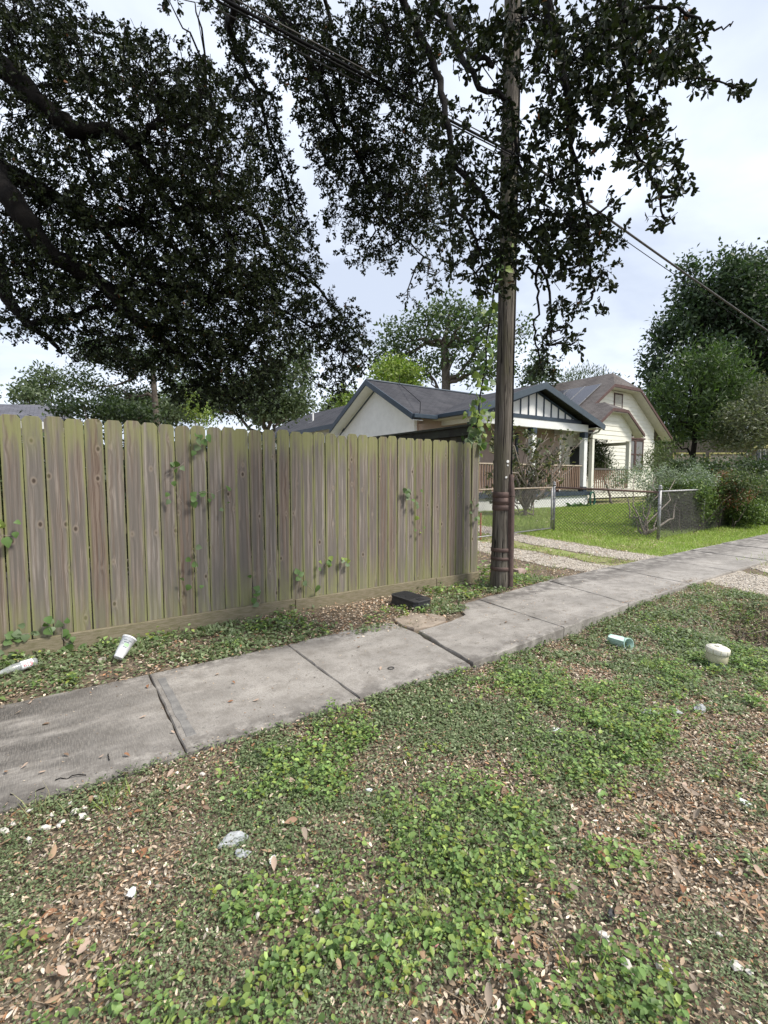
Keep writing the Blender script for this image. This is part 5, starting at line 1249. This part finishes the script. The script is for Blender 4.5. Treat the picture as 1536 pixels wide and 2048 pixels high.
def stroke(seq): P_ = [p0 + axb * h_ + .0350 * (math.cos(wv0 + w) * ab + math.sin(wv0 + w) * bb) for h_, w in seq]; rb_.tube(P_, .0021, 5)
t_ = np.linspace(0, 1, 9)
stroke([(.052 + .010 * math.cos(4.7 * u + .6), -.1 + .42 * math.sin(4.7 * u + .6)) for u in t_]); stroke([(.050, -.25), (.052, .2)])   # round S-like stroke
stroke([(.070, -.4), (.072, .3)]); stroke([(.070, .3), (.078, .38)]); stroke([(.083, -.35), (.084, .15)]); stroke([(.083, .3), (.084, .36)]); stroke([(.090, -.4), (.094, -.35), (.097, .25)]); stroke([(.088, -.02), (.1, .0)])
rb_.build('lettering', m_red, bo)
# crumpled plastic film pieces and other litter
def crumple(name, label, cat, px, py, size, mat, squash=.5, z=None, group=None, seed=0):
    r_ = np.random.default_rng(seed); p = grd(px, py, -.06); p[2] = gz(p) + size * squash * .25 + .02
    bm = bmesh.new(); bmesh.ops.create_icosphere(bm, subdivisions=3, radius=1)
    dirs = nrm(r_.standard_normal((14, 3))); amp = r_.uniform(-.5, .6, 14)
    for v in bm.verts:
        q = np.array(v.co); k = 1 + sum(a * max(0, float(q @ d)) ** 6 for a, d in zip(amp, dirs)) + r_.normal() * .09
        v.co = Vector(q * k * np.array([size, size * r_.uniform(.55, .6), size * squash]))
    me = bpy.data.meshes.new(name); bm.to_mesh(me); bm.free(); me.materials.append(mat)
    o = link(name, me, None, label, cat, group); o.location = p; o.rotation_euler = (0, 0, r_.uniform(0, 6.28)); return o
crumple('plastic_wrapper', 'crumpled clear plastic wrapper in the foreground weeds', 'litter', 472, 1672, .045, m_film, .5, seed=1)
crumple('plastic_wrapper', 'smaller clear plastic scrap just below the crumpled wrapper', 'litter', 484, 1700, .026, m_film, .4, seed=2)
crumple('paper_scrap', 'small white torn scrap beside the plastic wrapper', 'litter', 545, 1708, .018, m_foam, .25, seed=3)
crumple('plastic_bag', 'whitish crumpled plastic bag below the white pipe cap', 'litter', 1402, 1408, .05, m_film, .45, seed=4)
crumple('plastic_bag', 'pale plastic scrap left of the crumpled bag', 'litter', 1352, 1412, .04, m_film, .3, seed=5)
crumple('plastic_bag', 'flat torn white plastic piece among leaves right of centre', 'litter', 1295, 1413, .05, m_film, .2, seed=6)
crumple('black_rag', 'crumpled black rag at the foot of the kick board', 'litter', 158, 1306, .035, m_black, .5, seed=8)
crumple('paper_scrap', 'white scrap of paper right of the grass tuft', 'litter', 738, 1574, .016, m_foam, .3, seed=9)
crumple('paper_scrap', 'white crumpled scrap on the bare soil low left', 'litter', 262, 1780, .018, m_foam, .4, seed=10)
crumple('paper_scrap', 'white flat scrap at the far right of the leaves', 'litter', 1490, 1592, .022, m_foam, .2, seed=12)
crumple('paper_scrap', 'white torn scrap in the weeds upper right of centre', 'litter', 1113, 1452, .03, m_foam, .25, seed=13)
crumple('pink_petal', 'small pink scrap among the brown leaves', 'litter', 868, 1868, .011, M('pink_scrap', (.7, .33, .33), (.6, .28, .28)), .5, seed=14)
crumple('dark_stone', 'dark round stone among the foreground leaves', 'stone', 1222, 1808, .018, m_black, .6, seed=15)
crumple('grey_stone', 'flat grey stone at the sidewalk edge below the cup', 'stone', 205, 1336, .035, m_stone, .4, seed=16)
crumple('pale_stone', 'pale stone on the soil under the fence corner', 'stone', 925, 1176, .06, m_chip, .35, seed=17)
# split stone by the pole
sp = grd(1040, 1143); sp[2] = gz(sp)
b = B(); b.prism([(sp[0] - .09, sp[1] - .05, sp[2] - .03), (sp[0] + .09, sp[1] - .06, sp[2] - .03), (sp[0] + .11, sp[1] + .05, sp[2] - .03), (sp[0] - .07, sp[1] + .07, sp[2] - .03)], (.015, .02, .10)); o = b.build('broken_brick', M('pinkish_stone', (.42, .33, .29), (.26, .19, .16), 14, .9, .4, .004), None, bevel=.012, seg=2, org=sp, label='broken pinkish stone block beside the pole foot', cat='stone')
# rubber ring on the sidewalk
rp = grd(782, 1337, .006); b = B(); th = np.linspace(0, 2 * math.pi, 25); b.tube(np.stack([rp[0] + .024 * np.cos(th), rp[1] + .02 * np.sin(th), np.full(25, .010)], 1), .0032, 6)
b.build('rubber_ring', m_black, None, org=rp, smooth=True, label='small dark rubber ring lying on the sidewalk', cat='ring')
# cleanout cap
cp = grd(1432, 1322, -.07); cp[2] = gz(cp) + .045
cl = thing('cleanout_cap', 'off white round pipe cap standing up from the weeds', 'pipe cap', tuple(cp))
tilt = (.05, -.06, 1)
B().lathe([(.072, -.1), (.072, .02), (.070, .022)], cp, 28, tilt).build('pipe', M('grey_pipe', (.17, .22, .19), (.12, .15, .13), 9), cl, smooth=True)
B().lathe([(.079, .018), (.080, .02), (.080, .085), (.078, .087)], cp, 28, tilt).build('coupling', m_pvc2, cl, smooth=True)
cpb = B().lathe([(.084, .088), (.0865, .09), (.0865, .128), (.082, .134), (.072, .136), (.07, .141), (.03, .143)], cp, 32, tilt).build('cap', m_pvc, cl, smooth=True)
axc = nrm(np.array(tilt)); tp = cp + axc * .142
B().prism([tp + [-.026, -.018, 0], tp + [.026, -.018, 0], tp + [.026, .018, 0], tp + [-.026, .018, 0]], (0, 0, .015)).build('wrench_nut', m_pvc, cpb, bevel=.002)
for i in range(10):
    a = i * .628; q = cp + axc * .108 + .0866 * (math.cos(a) * np.array([1, 0, -.05]) + math.sin(a) * np.array([0, 1, .06])); B().box(q[0] - .002, q[0] + .002, q[1] - .002, q[1] + .002, q[2] - .016, q[2] + .016).build('grip_notch', m_pvc2, cpb)
# broken green pipe
gp = grd(1258, 1290, -.09); gp[2] = gz(gp) + .06
gpa = nrm(np.array([-.20, -.66, .12]))
gt = thing('green_pipe', 'broken pale green drain pipe end sticking out of the bank', 'pipe', tuple(gp))
B().lathe([(.055, -.22), (.057, -.02), (.058, 0), (.051, 0), (.049, -.21)], gp, 28, gpa).build('pipe', m_greenpvc, gt, smooth=True)
B().lathe([(.050, -.19), (.002, -.188)], gp, 20, gpa).build('pipe_inside', m_dark, gt)
B().prism([gp + [-.06, .02, .035], gp + [-.03, .03, .062], gp + [-.13, .10, .088], gp + [-.17, .10, .075]], (.006, .012, .005)).build('broken_shard', m_greenpvc, gt)
# small stick and twigs on the sidewalk
for i, (x0, y0, x1, y1, lb) in enumerate(((110, 1560, 172, 1550, 'thin dark twig near the left sidewalk edge'), (216, 1508, 219, 1520, 'short curved twig on the dark sidewalk slab'), (20, 1588, 90, 1575, 'faint long twig at the lower left sidewalk edge'))):
    a, c = grd(x0, y0, .006), grd(x1, y1, .006); B().tube(wander(a, c, 5, .25), .0025, 5).build('twig', m_bark, None, org=a, label=lb, cat='twig')

# ================================================================== GROUND COVER
def walk_z(s, t):
    return np.where(s < 2.62, .002, np.where(s < 3.95, .020 + .010 * (s - 3.3) - .010 * (t - 3.3), np.where(s < 5.3, .028 - .008 * (t - 3.4), .030)))
def in_walk(s, t, m=0.0):
    lo = walk_near(s)
    hi = np.where(s < 2.1, F0, np.where(s < 3.7, 3.62, np.where(s < 4.05, 4.06, 4.05 + (s - 4.05) * .07))); hi = np.where(s > 5.6, 4.17 + (s - 5.6) * .012, hi)
    return (t > lo - m) & (t < hi + m)
def scatter(n_per_m2, s0_, s1_, t0_, t1_, w, cull=True):
    """random ground points kept with probability w(s, t); only where the view or a step beside it reaches"""
    n = int(n_per_m2 * (s1_ - s0_) * (t1_ - t0_)); s = rng.uniform(s0_, s1_, n); t = rng.uniform(t0_, t1_, n)
    if cull:
        X = s * CA - t * SA; Y = s * SA + t * CA; k = (Y > .75) & (np.abs(X) < Y * .95 + .5); s, t = s[k], t[k]
    k = rng.random(len(s)) < w(s, t); return s[k], t[k]
def dist(s, t): return s * SA + t * CA
# lushness of broad-leaf weeds and of the tiny creeping cover, 0..1
LUSH = [(grd(640, 1500, -.06), .42, .9), (grd(1080, 1620, -.08), .42, 1), (grd(960, 1700, -.08), .35, .9), (grd(700, 1900, -.08), .40, 1), (grd(480, 1990, -.08), .30, 1), (grd(1120, 1380, -.1), .5, 1), (grd(1240, 1460, -.1), .5, .9), (grd(1420, 1350, -.1), .45, .9), (grd(880, 1730, -.08), .25, .9), (grd(330, 2020, -.08), .3, .9), (grd(1240, 1980, -.08), .22, .8), (grd(650, 1560, -.06), .3, .7), (grd(900, 1850, -.08), .22, .9)]
BARE = [(grd(1440, 1640, -.08), .42), (grd(1300, 1680, -.08), .25), (grd(180, 1840, -.08), .20), (grd(1100, 1900, -.08), .16), (grd(980, 1370, -.08), .25), (grd(1480, 1460, -.1), .5), (grd(300, 1745, -.08), .12), (grd(1010, 1540, -.08), .2), (grd(950, 2000, -.08), .14), (grd(560, 1790, -.08), .1), (grd(1200, 1350, -.1), .35)]
def lush(s, t):
    v = .30 * sstep(.50, .68, fbm(s * 2.2, t * 2.2, 61))
    for c, r, a in LUSH: v = v + a * gauss(s, t, c[0], c[1], r, r * .75)
    v = v * (.12 + 1.6 * sstep(.40, .6, fbm(s * 6.5, t * 6.5, 63)))
    return np.clip(v, 0, 1)
def bare(s, t):
    v = .5 * sstep(.56, .74, fbm(s * 2.6 + 9, t * 2.6, 71))
    for c, r in BARE: v = v + gauss(s, t, c[0], c[1], r, r)
    return np.clip(v * (.4 + 1.2 * sstep(.35, .65, fbm(s * 8, t * 8, 75))), 0, 1)
def near_ok(s, t): return (~in_walk(s, t, -.01)) & (track(s, t) < .3) & (gauss(s, t, 6.0, 1.74, .45, .34) < .35 + .3 * fbm(s * 5, t * 5, 7))
GC1 = [(.15, .24, .07), (.205, .30, .105), (.105, .175, .055), (.26, .335, .09)]
GC2 = [(.18, .225, .115), (.145, .19, .09), (.24, .285, .155), (.115, .155, .075)]
SM = m_leaf
# tiny creeping leaves
def creep(s0_, s1_, t0_, t1_, dens, ls, w, name, label, hmax=.035, cols=GC2):
    s, t = scatter(dens, s0_, s1_, t0_, t1_, w); n = len(s)
    d = np.maximum(dist(s, t), .8); L = ls * rng.uniform(.7, 1.4, n) * np.clip(d / 2.2, .75, 2.0)
    C = np.stack([s, t, ground_z(s, t) + .006 + rng.random(n) * hmax], 1)
    D = rdir(n); D[:, 2] = np.abs(D[:, 2]) * .5; N = rdir(n) * .55 + np.array([0, 0, 1.])
    me = leaves_mesh(name, C, D, N, L, L * .55, palette(n, cols), SM, 'quad', curl=.15)
    return link(name, me, None, label, 'ground cover', kind='stuff')
creep(-2.2, 7.2, .2, 3.05, 20000, .0155, lambda s, t: near_ok(s, t) * np.clip(1.05 - bare(s, t) - .35 * lush(s, t), 0, 1) * (.24 + .76 * sstep(.41, .56, fbm(s * 3.4, t * 3.4, 103))) * np.clip(2.4 / np.maximum(dist(s, t), .8), .25, 1) ** 1.3, 'creeping_ground_cover', 'tiny dull green creeping leaves covering the foreground soil')
def strip_w(s, t): return near_ok(s, t) * np.clip(-.28 + sstep(.40, .58, fbm(s * 2.1 + 3, t * 3.0, 81)) + .5 * (s < 1.4) - .9 * gauss(s, t, 2.6, 4.3, .8, .5), 0, 1) * (t < FT - .05)
creep(-2.0, 6.0, 3.7, 4.78, 3600, .020, strip_w, 'verge_ground_cover', 'small green weeds in the strip between sidewalk and fence')
# broad-leaf weeds: small stems that carry a few leaves
def weeds(s0_, s1_, t0_, t1_, dens, ls, w, name, label, cols, hgt=.07, kind='hex'):
    s, t = scatter(dens, s0_, s1_, t0_, t1_, w); k = rng.integers(5, 10, len(s)); n = int(k.sum())
    sp_ = np.repeat(s, k); tp_ = np.repeat(t, k); big = np.repeat(rng.uniform(.6, 1.25, len(s)), k)
    th = rng.uniform(0, 2 * math.pi, n); rad = rng.random(n) * .03
    h = rng.random(n) * hgt * big + .008
    C = np.stack([sp_ + rad * np.cos(th), tp_ + rad * np.sin(th), ground_z(sp_, tp_) + h], 1)
    D = np.stack([np.cos(th), np.sin(th), rng.normal(.12, .35, n)], 1); N = rdir(n) * .4 + np.array([0, 0, 1.])
    L = ls * rng.uniform(.5, 1.5, n) * big
    col = palette(n, cols) * np.repeat(rng.uniform(.8, 1.2, len(s)), k)[:, None]
    yel = np.repeat(rng.random(len(s)) < .07, k); col[yel] = palette(int(yel.sum()), [(.26, .30, .06), (.20, .25, .05)])
    return link(name, leaves_mesh(name, C, D, N, L, L * rng.uniform(.55, .8, n), col, SM, kind, curl=.18), None, label, 'weeds', kind='stuff')
weeds(-2.2, 7.2, .2, 3.05, 1250, .0195, lambda s, t: near_ok(s, t) * np.clip(lush(s, t) * 1.1 - .18, 0, 1), 'broadleaf_weeds', 'lush broad leaved weeds growing in clumps over the foreground', GC1)
weeds(-2.2, 6.0, 3.85, 4.78, 230, .032, lambda s, t: near_ok(s, t) * np.clip(sstep(.5, .66, fbm(s * 2.6, t * 3, 91)) + gauss(s, t, 4.45, 4.45, .35, .2) + .9 * gauss(s, t, 4.5, 4.6, .25, .25), 0, 1) * (t < FT - .06), 'verge_weeds', 'leafy green weeds along the foot of the picket fence', GC1 + [(.12, .15, .09)], .08)
weeds(4.95, 5.5, 4.3, 5.3, 160, .06, lambda s, t: gauss(s, t, 5.1, 4.75, .3, .35), 'corner_weeds', 'tall leafy weeds between the fence corner and the pole', GC1, .22)
# dead leaves
DRY = [(.33, .225, .145), (.45, .335, .235), (.23, .155, .10), (.20, .16, .12), (.58, .48, .37), (.33, .17, .09), (.33, .275, .215), (.66, .58, .48)]
def litter(s0_, s1_, t0_, t1_, dens, ls, w, name, label, cols=DRY, hmax=.03):
    s, t = scatter(dens, s0_, s1_, t0_, t1_, w); n = len(s); d = np.maximum(dist(s, t), .8)
    C = np.stack([s, t, ground_z(s, t) + .004 + rng.random(n) ** 2 * hmax], 1); th = rng.uniform(0, 6.283, n)
    D = np.stack([np.cos(th), np.sin(th), rng.normal(0, .25, n)], 1); N = rdir(n) * .4 + np.array([0, 0, 1.])
    L = ls * rng.uniform(.55, 1.3, n)
    return link(name, leaves_mesh(name, C, D, N, L, L * rng.uniform(.30, .48, n), palette(n, cols, .3), m_dry, 'hex', fold=.3, curl=-.16), None, label, 'leaf litter', kind='stuff')
litter(-2.2, 7.4, .2, 3.05, 4200, .023, lambda s, t: near_ok(s, t) * np.clip(.62 + .9 * bare(s, t) - .3 * lush(s, t), 0, 1), 'leaf_litter', 'brown fallen oak leaves scattered through the foreground weeds')
litter(-2.2, 6.5, 3.6, 4.8, 2400, .030, lambda s, t: near_ok(s, t) * np.clip(.30 + .9 * gauss(s, t, 2.6, 4.25, 1.0, .5) + .6 * sstep(.5, .65, fbm(s * 3, t * 3, 95)), 0, 1) * (t < FT - .05), 'verge_leaf_litter', 'pale brown leaves drifted along the fence foot and meter box')
litter(5.3, 14, 5.0, 11.6, 120, .06, lambda s, t: np.clip(.25 + 1.4 * gauss(s, t, 12, 10.6, 2.2, .8), 0, 1), 'lawn_leaf_litter', 'dry leaves lying on the lawn before the porch')
s, t = scatter(11000, -2.2, 7.4, .2, 3.05, lambda s, t: near_ok(s, t) * (.35 + .65 * bare(s, t)) * np.clip(2.4 / np.maximum(dist(s, t), .8), .2, 1) ** 1.5); n = len(s)
th = rng.uniform(0, 6.283, n); L = rng.uniform(.006, .017, n) * np.clip(dist(s, t) / 2.2, .75, 1.8)
link('leaf_crumbs', leaves_mesh('leaf_crumbs', np.stack([s, t, ground_z(s, t) + .003 + rng.random(n) * .012], 1), np.stack([np.cos(th), np.sin(th), rng.normal(0, .3, n)], 1), rdir(n) * .5 + np.array([0, 0, 1.]), L, L * .6, palette(n, DRY + [(.10, .08, .065), (.13, .10, .08)], .35), m_dry, 'quad'), None, 'broken crumbs of dead leaves matted over the foreground soil', 'leaf litter', kind='stuff')
s, t = scatter(420, -2.2, 7.4, .2, 3.05, lambda s, t: near_ok(s, t) * (.35 + .5 * bare(s, t))); n = len(s)
th = rng.uniform(0, 6.283, n)
link('straw_litter', leaves_mesh('straw_litter', np.stack([s, t, ground_z(s, t) + rng.uniform(.008, .04, n)], 1), np.stack([np.cos(th), np.sin(th), rng.normal(0, .12, n)], 1), rdir(n) * .3 + np.array([0, 0, 1.]), rng.uniform(.03, .13, n), rng.uniform(.0014, .003, n), palette(n, [(.42, .34, .24), (.30, .23, .16), (.52, .45, .34), (.16, .12, .09)]), m_dry, 'blade', curl=.12), None, 'dry straw stems and thin twigs strewn over the foreground', 'leaf litter', kind='stuff')
litter(5.0, 8.2, 4.1, 8.0, 500, .035, lambda s, t: np.clip(.75 - track(s, t), 0, 1) * sstep(.35, .6, fbm(s * 2, t * 2, 77)) * ~in_walk(s, t, .02), 'drive_leaf_litter', 'dead leaves on the earth between pole and gate')
# individually visible fallen leaves
fl = [single_leaf('fallen_leaf', OAKP, c_, m_dry, -cu_, fo_, tw_) for c_, cu_, fo_, tw_ in (((.33, .21, .14), .25, .5, .6), ((.27, .14, .08), .15, .8, -.5), ((.44, .33, .26), .3, .4, .3), ((.21, .145, .105), .1, .9, .8), ((.30, .24, .19), .4, .6, -.8), ((.38, .26, .17), -.2, -.5, .4))]
s, t = scatter(140, -1.0, 4.0, .3, 2.55, lambda s, t: near_ok(s, t) * np.clip(.35 + bare(s, t), 0, 1))
k_ = rng.permutation(np.argsort(dist(s, t))[:420])[:240]
for i in k_:
    o = link('fallen_leaf', fl[rng.integers(0, 6)], None, 'curled dry brown oak leaf lying on top of the foreground weeds', 'leaf', 'fallen oak leaves in the foreground')
    o.location = (s[i], t[i], gz((s[i], t[i])) + rng.uniform(.015, .045)); o.rotation_euler = (rng.normal() * .3, rng.normal() * .3, rng.uniform(0, 6.28)); q = rng.uniform(.034, .056); o.scale = (q, q, q)
for (px, py, c_) in [(30, 1382, 0), (57, 1408, 2), (28, 1428, 2), (197, 1515, 2), (92, 1541, 2), (12, 1541, 0), (41, 1537, 2), (350, 1466, 2), (437, 1346, 2), (470, 1367, 1), (505, 1402, 2), (260, 1512, 1), (100, 1446, 3), (138, 1511, 3), (455, 1404, 1), (870, 1290, 2), (720, 1293, 3), (1010, 1245, 3), (1310, 1158, 3), (295, 1376, 1), (278, 1436, 2), (760, 1340, 2), (1060, 1240, 3)]:
    p = grd(px, py, .01); zz = .034 if p[0] > 3.6 else .026 if p[0] > 2.65 else .008
    o = link('fallen_leaf', fl[c_], None, 'small dry leaf lying on the bare sidewalk concrete', 'leaf', 'fallen leaves on the sidewalk')
    p = grd(px, py, zz); o.location = p; o.rotation_euler = (rng.normal() * .12, rng.normal() * .12, rng.uniform(0, 6.28)); q = rng.uniform(.026, .042); o.scale = (q, q, q)
def edge_w(s, t):
    a = np.minimum(np.abs(t - np.where(s < 2.6, N0, N0 + (s - 2.6) * .085)), np.abs(t - np.where(s < 2.6, F0, F0 + .02 + (s - 2.6) * .09)))
    return in_walk(s, t, -.02) * np.clip(.03 + .9 * np.exp(-(a / .05) ** 2) * sstep(.35, .6, fbm(s * 4, t * 4, 121)), 0, 1)
s, t = scatter(2600, -2.0, 7.5, 2.6, 4.2, edge_w); n = len(s); th = rng.uniform(0, 6.283, n); L = rng.uniform(.004, .016, n) * np.clip(dist(s, t) / 3, .8, 1.6)
link('sidewalk_crumbs', leaves_mesh('sidewalk_crumbs', np.stack([s, t, walk_z(s, t) + .003 + rng.random(n) * .003], 1), np.stack([np.cos(th), np.sin(th), rng.normal(0, .1, n)], 1), rdir(n) * .2 + np.array([0, 0, 1.]), L, L * .6, palette(n, DRY + [(.12, .10, .08), (.08, .07, .06)], .3), m_dry, 'quad'), None, 'crumbs of leaves and dirt along the sidewalk edges', 'leaf litter', kind='stuff')
# white shells and pebbles
peb = []
for v in range(4):
    r_ = np.random.default_rng(40 + v); bm = bmesh.new(); bmesh.ops.create_icosphere(bm, subdivisions=1, radius=1)
    for q in bm.verts: q.co = Vector(np.array(q.co) * r_.uniform(.7, 1.25) * np.array([1, .75, .45]))
    me = bpy.data.meshes.new('shell_fragment'); bm.to_mesh(me); bm.free(); me.materials.append(m_shell); peb.append(me)
def shells(spots, label, group, sz):
    for (px, py) in spots:
        p = grd(px, py, -.06); o = link('shell_fragment', peb[rng.integers(0, 4)], None, label, 'shell', group); o.location = (p[0], p[1], gz(p) + .026); o.rotation_euler = (rng.normal() * .3, rng.normal() * .3, rng.uniform(0, 6.28)); q = sz * rng.uniform(.6, 1.5); o.scale = (q, q, q)
shells([(105, 1642), (125, 1652), (118, 1660), (60, 1640), (165, 1640), (170, 1625), (150, 1632), (190, 1605), (290, 1570), (10, 1672), (60, 1690), (355, 1556), (406, 1557), (25, 1660), (90, 1665), (140, 1620)], 'white broken shell fragment on the soil by the left sidewalk edge', 'white shells near the left sidewalk edge', .017)
shells([(612, 1770), (625, 1765), (635, 1805), (640, 1812), (620, 1745), (605, 1768), (632, 1760), (515, 1820)], 'white pebble on the dark soil patch in the centre foreground', 'white pebbles on the dark soil patch', .011)
shells([(1320, 1908), (1340, 1920), (1475, 1912), (1500, 1925), (1255, 1905), (1210, 1850), (1440, 1850)], 'pale stone low among the weeds at the lower right', 'pale stones at the lower right', .017)
s, t = scatter(420, -1.5, 7, .3, 2.9, lambda s, t: near_ok(s, t) * (.10 + .35 * bare(s, t) + .9 * gauss(s, t, .1, 2.2, .5, .2))); n = len(s)
b_v = []; 
def stones(name, label, s, t, z0, size, cols, mat_, cat='pebbles'):
    n = len(s); base = np.array([(1, 0, 0), (-1, 0, 0), (0, 1, 0), (0, -1, 0), (0, 0, .7), (0, 0, -.7)], float); tri = np.array([(0, 2, 4), (2, 1, 4), (1, 3, 4), (3, 0, 4), (2, 0, 5), (1, 2, 5), (3, 1, 5), (0, 3, 5)])
    V = base[None] * rng.uniform(.55, 1.2, (n, 6, 1)) * (size * rng.uniform(.4, 1.5, (n, 1, 1))); th = rng.uniform(0, 6.28, n); c, s_ = np.cos(th)[:, None], np.sin(th)[:, None]
    V = np.stack([V[..., 0] * c - V[..., 1] * s_, V[..., 0] * s_ + V[..., 1] * c, V[..., 2]], -1) + np.stack([s, t, z0], 1)[:, None]
    F_ = (np.arange(n)[:, None, None] * 6 + tri[None]).reshape(-1); me = raw_mesh(name, V.reshape(-1, 3), F_, np.arange(n * 8) * 3, mat_)
    ca = me.color_attributes.new('Col', 'FLOAT_COLOR', 'POINT'); cc = np.ones((n, 4), np.float32); cc[:, :3] = palette(n, cols); ca.data.foreach_set('color', np.repeat(cc, 6, 0).ravel())
    return link(name, me, None, label, cat, kind='stuff')
stones('soil_pebbles', 'small pale pebbles and shell grit in the foreground soil', s, t, ground_z(s, t) + .004, .006, [(.5, .46, .42), (.3, .27, .24), (.65, .62, .58)], m_dry)
s, t = scatter(1500, 6.2, 12.5, -1, 9.5, lambda s, t: np.clip(track(s, t) * 1.1 - .1 + .03, 0, 1) * ~in_walk(s, t, .01)); stones('driveway_gravel', 'loose pale gravel filling the driveway wheel tracks', s, t, ground_z(s, t) + .006, .014, [(.50, .45, .38), (.36, .31, .26), (.60, .56, .50), (.27, .23, .19)], m_dry, 'gravel')
# grass
def grass(name, label, s0_, s1_, t0_, t1_, dens, h, w, cols, wid=.006):
    s, t = scatter(dens, s0_, s1_, t0_, t1_, w); n = len(s)
    C = np.stack([s, t, ground_z(s, t)], 1); D = rng.standard_normal((n, 3)) * .45; D[:, 2] = 1; N = rdir(n); N[:, 2] *= .2
    L = h * rng.uniform(.4, 1.3, n)
    return link(name, leaves_mesh(name, C, D, N, L, wid * np.clip(dist(s, t) / 5, 1, 3), palette(n, cols), m_leaf, 'blade', curl=.3), None, label, 'grass', kind='stuff')
LG = [(.29, .37, .09), (.36, .44, .13), (.22, .30, .065)]
DG = [(.31, .29, .15), (.38, .34, .19), (.21, .24, .09)]
grass('lawn_grass', 'bright mown lawn grass behind the chain link fence', 9.0, 24, 4.25, 11.7, 1500, .07, lambda s, t: lawn_w(s, t) * (.55 + .45 * sstep(.35, .6, fbm(s * 1.5, t * 1.5, 13))) * (s > 9.2) * (1 - .8 * gauss(s, t, 12, 10.8, 2.5, .8)), LG)
grass('yard_grass', 'patchy yellow green grass between the driveway tracks', 5.3, 10.2, 4.2, 11.5, 900, .06, lambda s, t: np.clip(lawn_w(s, t) * .9 + .35, 0, 1) * (1 - track(s, t)) * (t > 4.3) * sstep(.32, .6, fbm(s * 2.2, t * 2.2, 14)), LG + DG)
grass('verge_grass', 'dry yellowish grass beside the gravel at the right', 5.4, 13, .6, 2.9, 800, .06, lambda s, t: (1 - track(s, t)) * sstep(5.6, 6.6, s) * sstep(.34, .6, fbm(s * 2.5, t * 2.5, 15)) * (1 - gauss(s, t, 6.0, 1.74, .5, .5)), DG + LG)
grass('sidewalk_edge_grass', 'green grass overhanging the far sidewalk edge at right', 9.6, 14, 1.6, 3.3, 1500, .10, lambda s, t: gauss(s, t, 11.6, 2.6, 1.4, .45), LG)
for (px, py, h_, n_, lb, cols_) in [(215, 1592, .09, 40, 'green grass tuft at the near sidewalk edge', LG), (790, 1600, .07, 90, 'bright grass tuft in the middle of the foreground weeds', LG), (80, 1618, .10, 26, 'dry seeding grass tuft at the lower left sidewalk edge', DG), (850, 1800, .13, 34, 'long thin grass blades among the centre foreground weeds', LG + DG), (822, 1255, .05, 160, 'low moss green grass tuft in the broken sidewalk corner', [(.10, .14, .04), (.14, .17, .05)]), (1240, 1198, .04, 40, 'grass sprouting from the sidewalk joint near the pole', DG + LG), (1180, 1895, .12, 18, 'narrow leaved grass tuft low right of centre', LG), (1140, 1515, .06, 60, 'small grass tuft among the right hand weeds', LG), (1300, 1310, .10, 60, 'grass tuft growing beside the green pipe', LG), (1330, 1225, .07, 70, 'grass tuft on the bank above the pipe cap', DG + LG)]:
    p = grd(px, py, -.02); p[2] = gz(p) if not in_walk(np.array(p[0]), np.array(p[1]), -.03) else -.01
    rr = .09 if n_ > 80 else .05
    off = rng.standard_normal((n_, 3)) * [rr, rr * .7, 0]; D = rng.standard_normal((n_, 3)) * .5; D[:, 2] = 1
    me = leaves_mesh('grass_tuft', off, D, rdir(n_) * [1, 1, .2], h_ * rng.uniform(.5, 1.3, n_), .0045, palette(n_, cols_), m_leaf, 'blade', curl=.35)
    o = link('grass_tuft', me, None, lb, 'grass', kind='stuff'); o.location = p
# weeds growing in the open joint of the raised slab
def joint_w(s, t): return np.exp(-((s - (2.66 + (t - 2.6) * .11)) / .018) ** 2) * sstep(.4, .55, fbm(s * 9, t * 9, 99))
s, t = scatter(9000, 2.6, 2.85, 2.62, 3.5, joint_w, False); n = len(s)
link('joint_weeds', leaves_mesh('joint_weeds', np.stack([s, t, np.full(n, .0) + rng.random(n) * .012], 1), rdir(n) * [1, 1, .3], np.tile([0, 0, 1.], (n, 1)) + rdir(n) * .4, .012, .007, palette(n, [(.10, .12, .05), (.14, .13, .08)]), m_leaf, 'quad'), None, 'thin line of weeds in the open sidewalk joint', 'weeds', kind='stuff')
# roots and stick tangle round the ditch hole
dt = np.array([6.0, 1.85, 0.0]); dt[2] = gz(dt)
rt = thing('ditch_roots', 'tangle of bare roots and sticks round the dark ditch hole', 'roots', tuple(dt))
for i in range(34):
    a = np.array([5.95 + rng.normal() * .28, 1.9 + rng.normal() * .22, 0]); a[2] = gz(a) + .02; c = a + np.array([rng.normal() * .25, rng.normal() * .25, 0]); c[2] = gz(c) + rng.uniform(.01, .10)
    B().tube(wander(a, c, 5, .5), np.linspace(.006, .002, 6), 5).build('root', m_twig if i % 3 else m_bark2, rt, smooth=True)
print('tris', sum(len(o.data.polygons) for o in bpy.data.objects if o.type == 'MESH'))
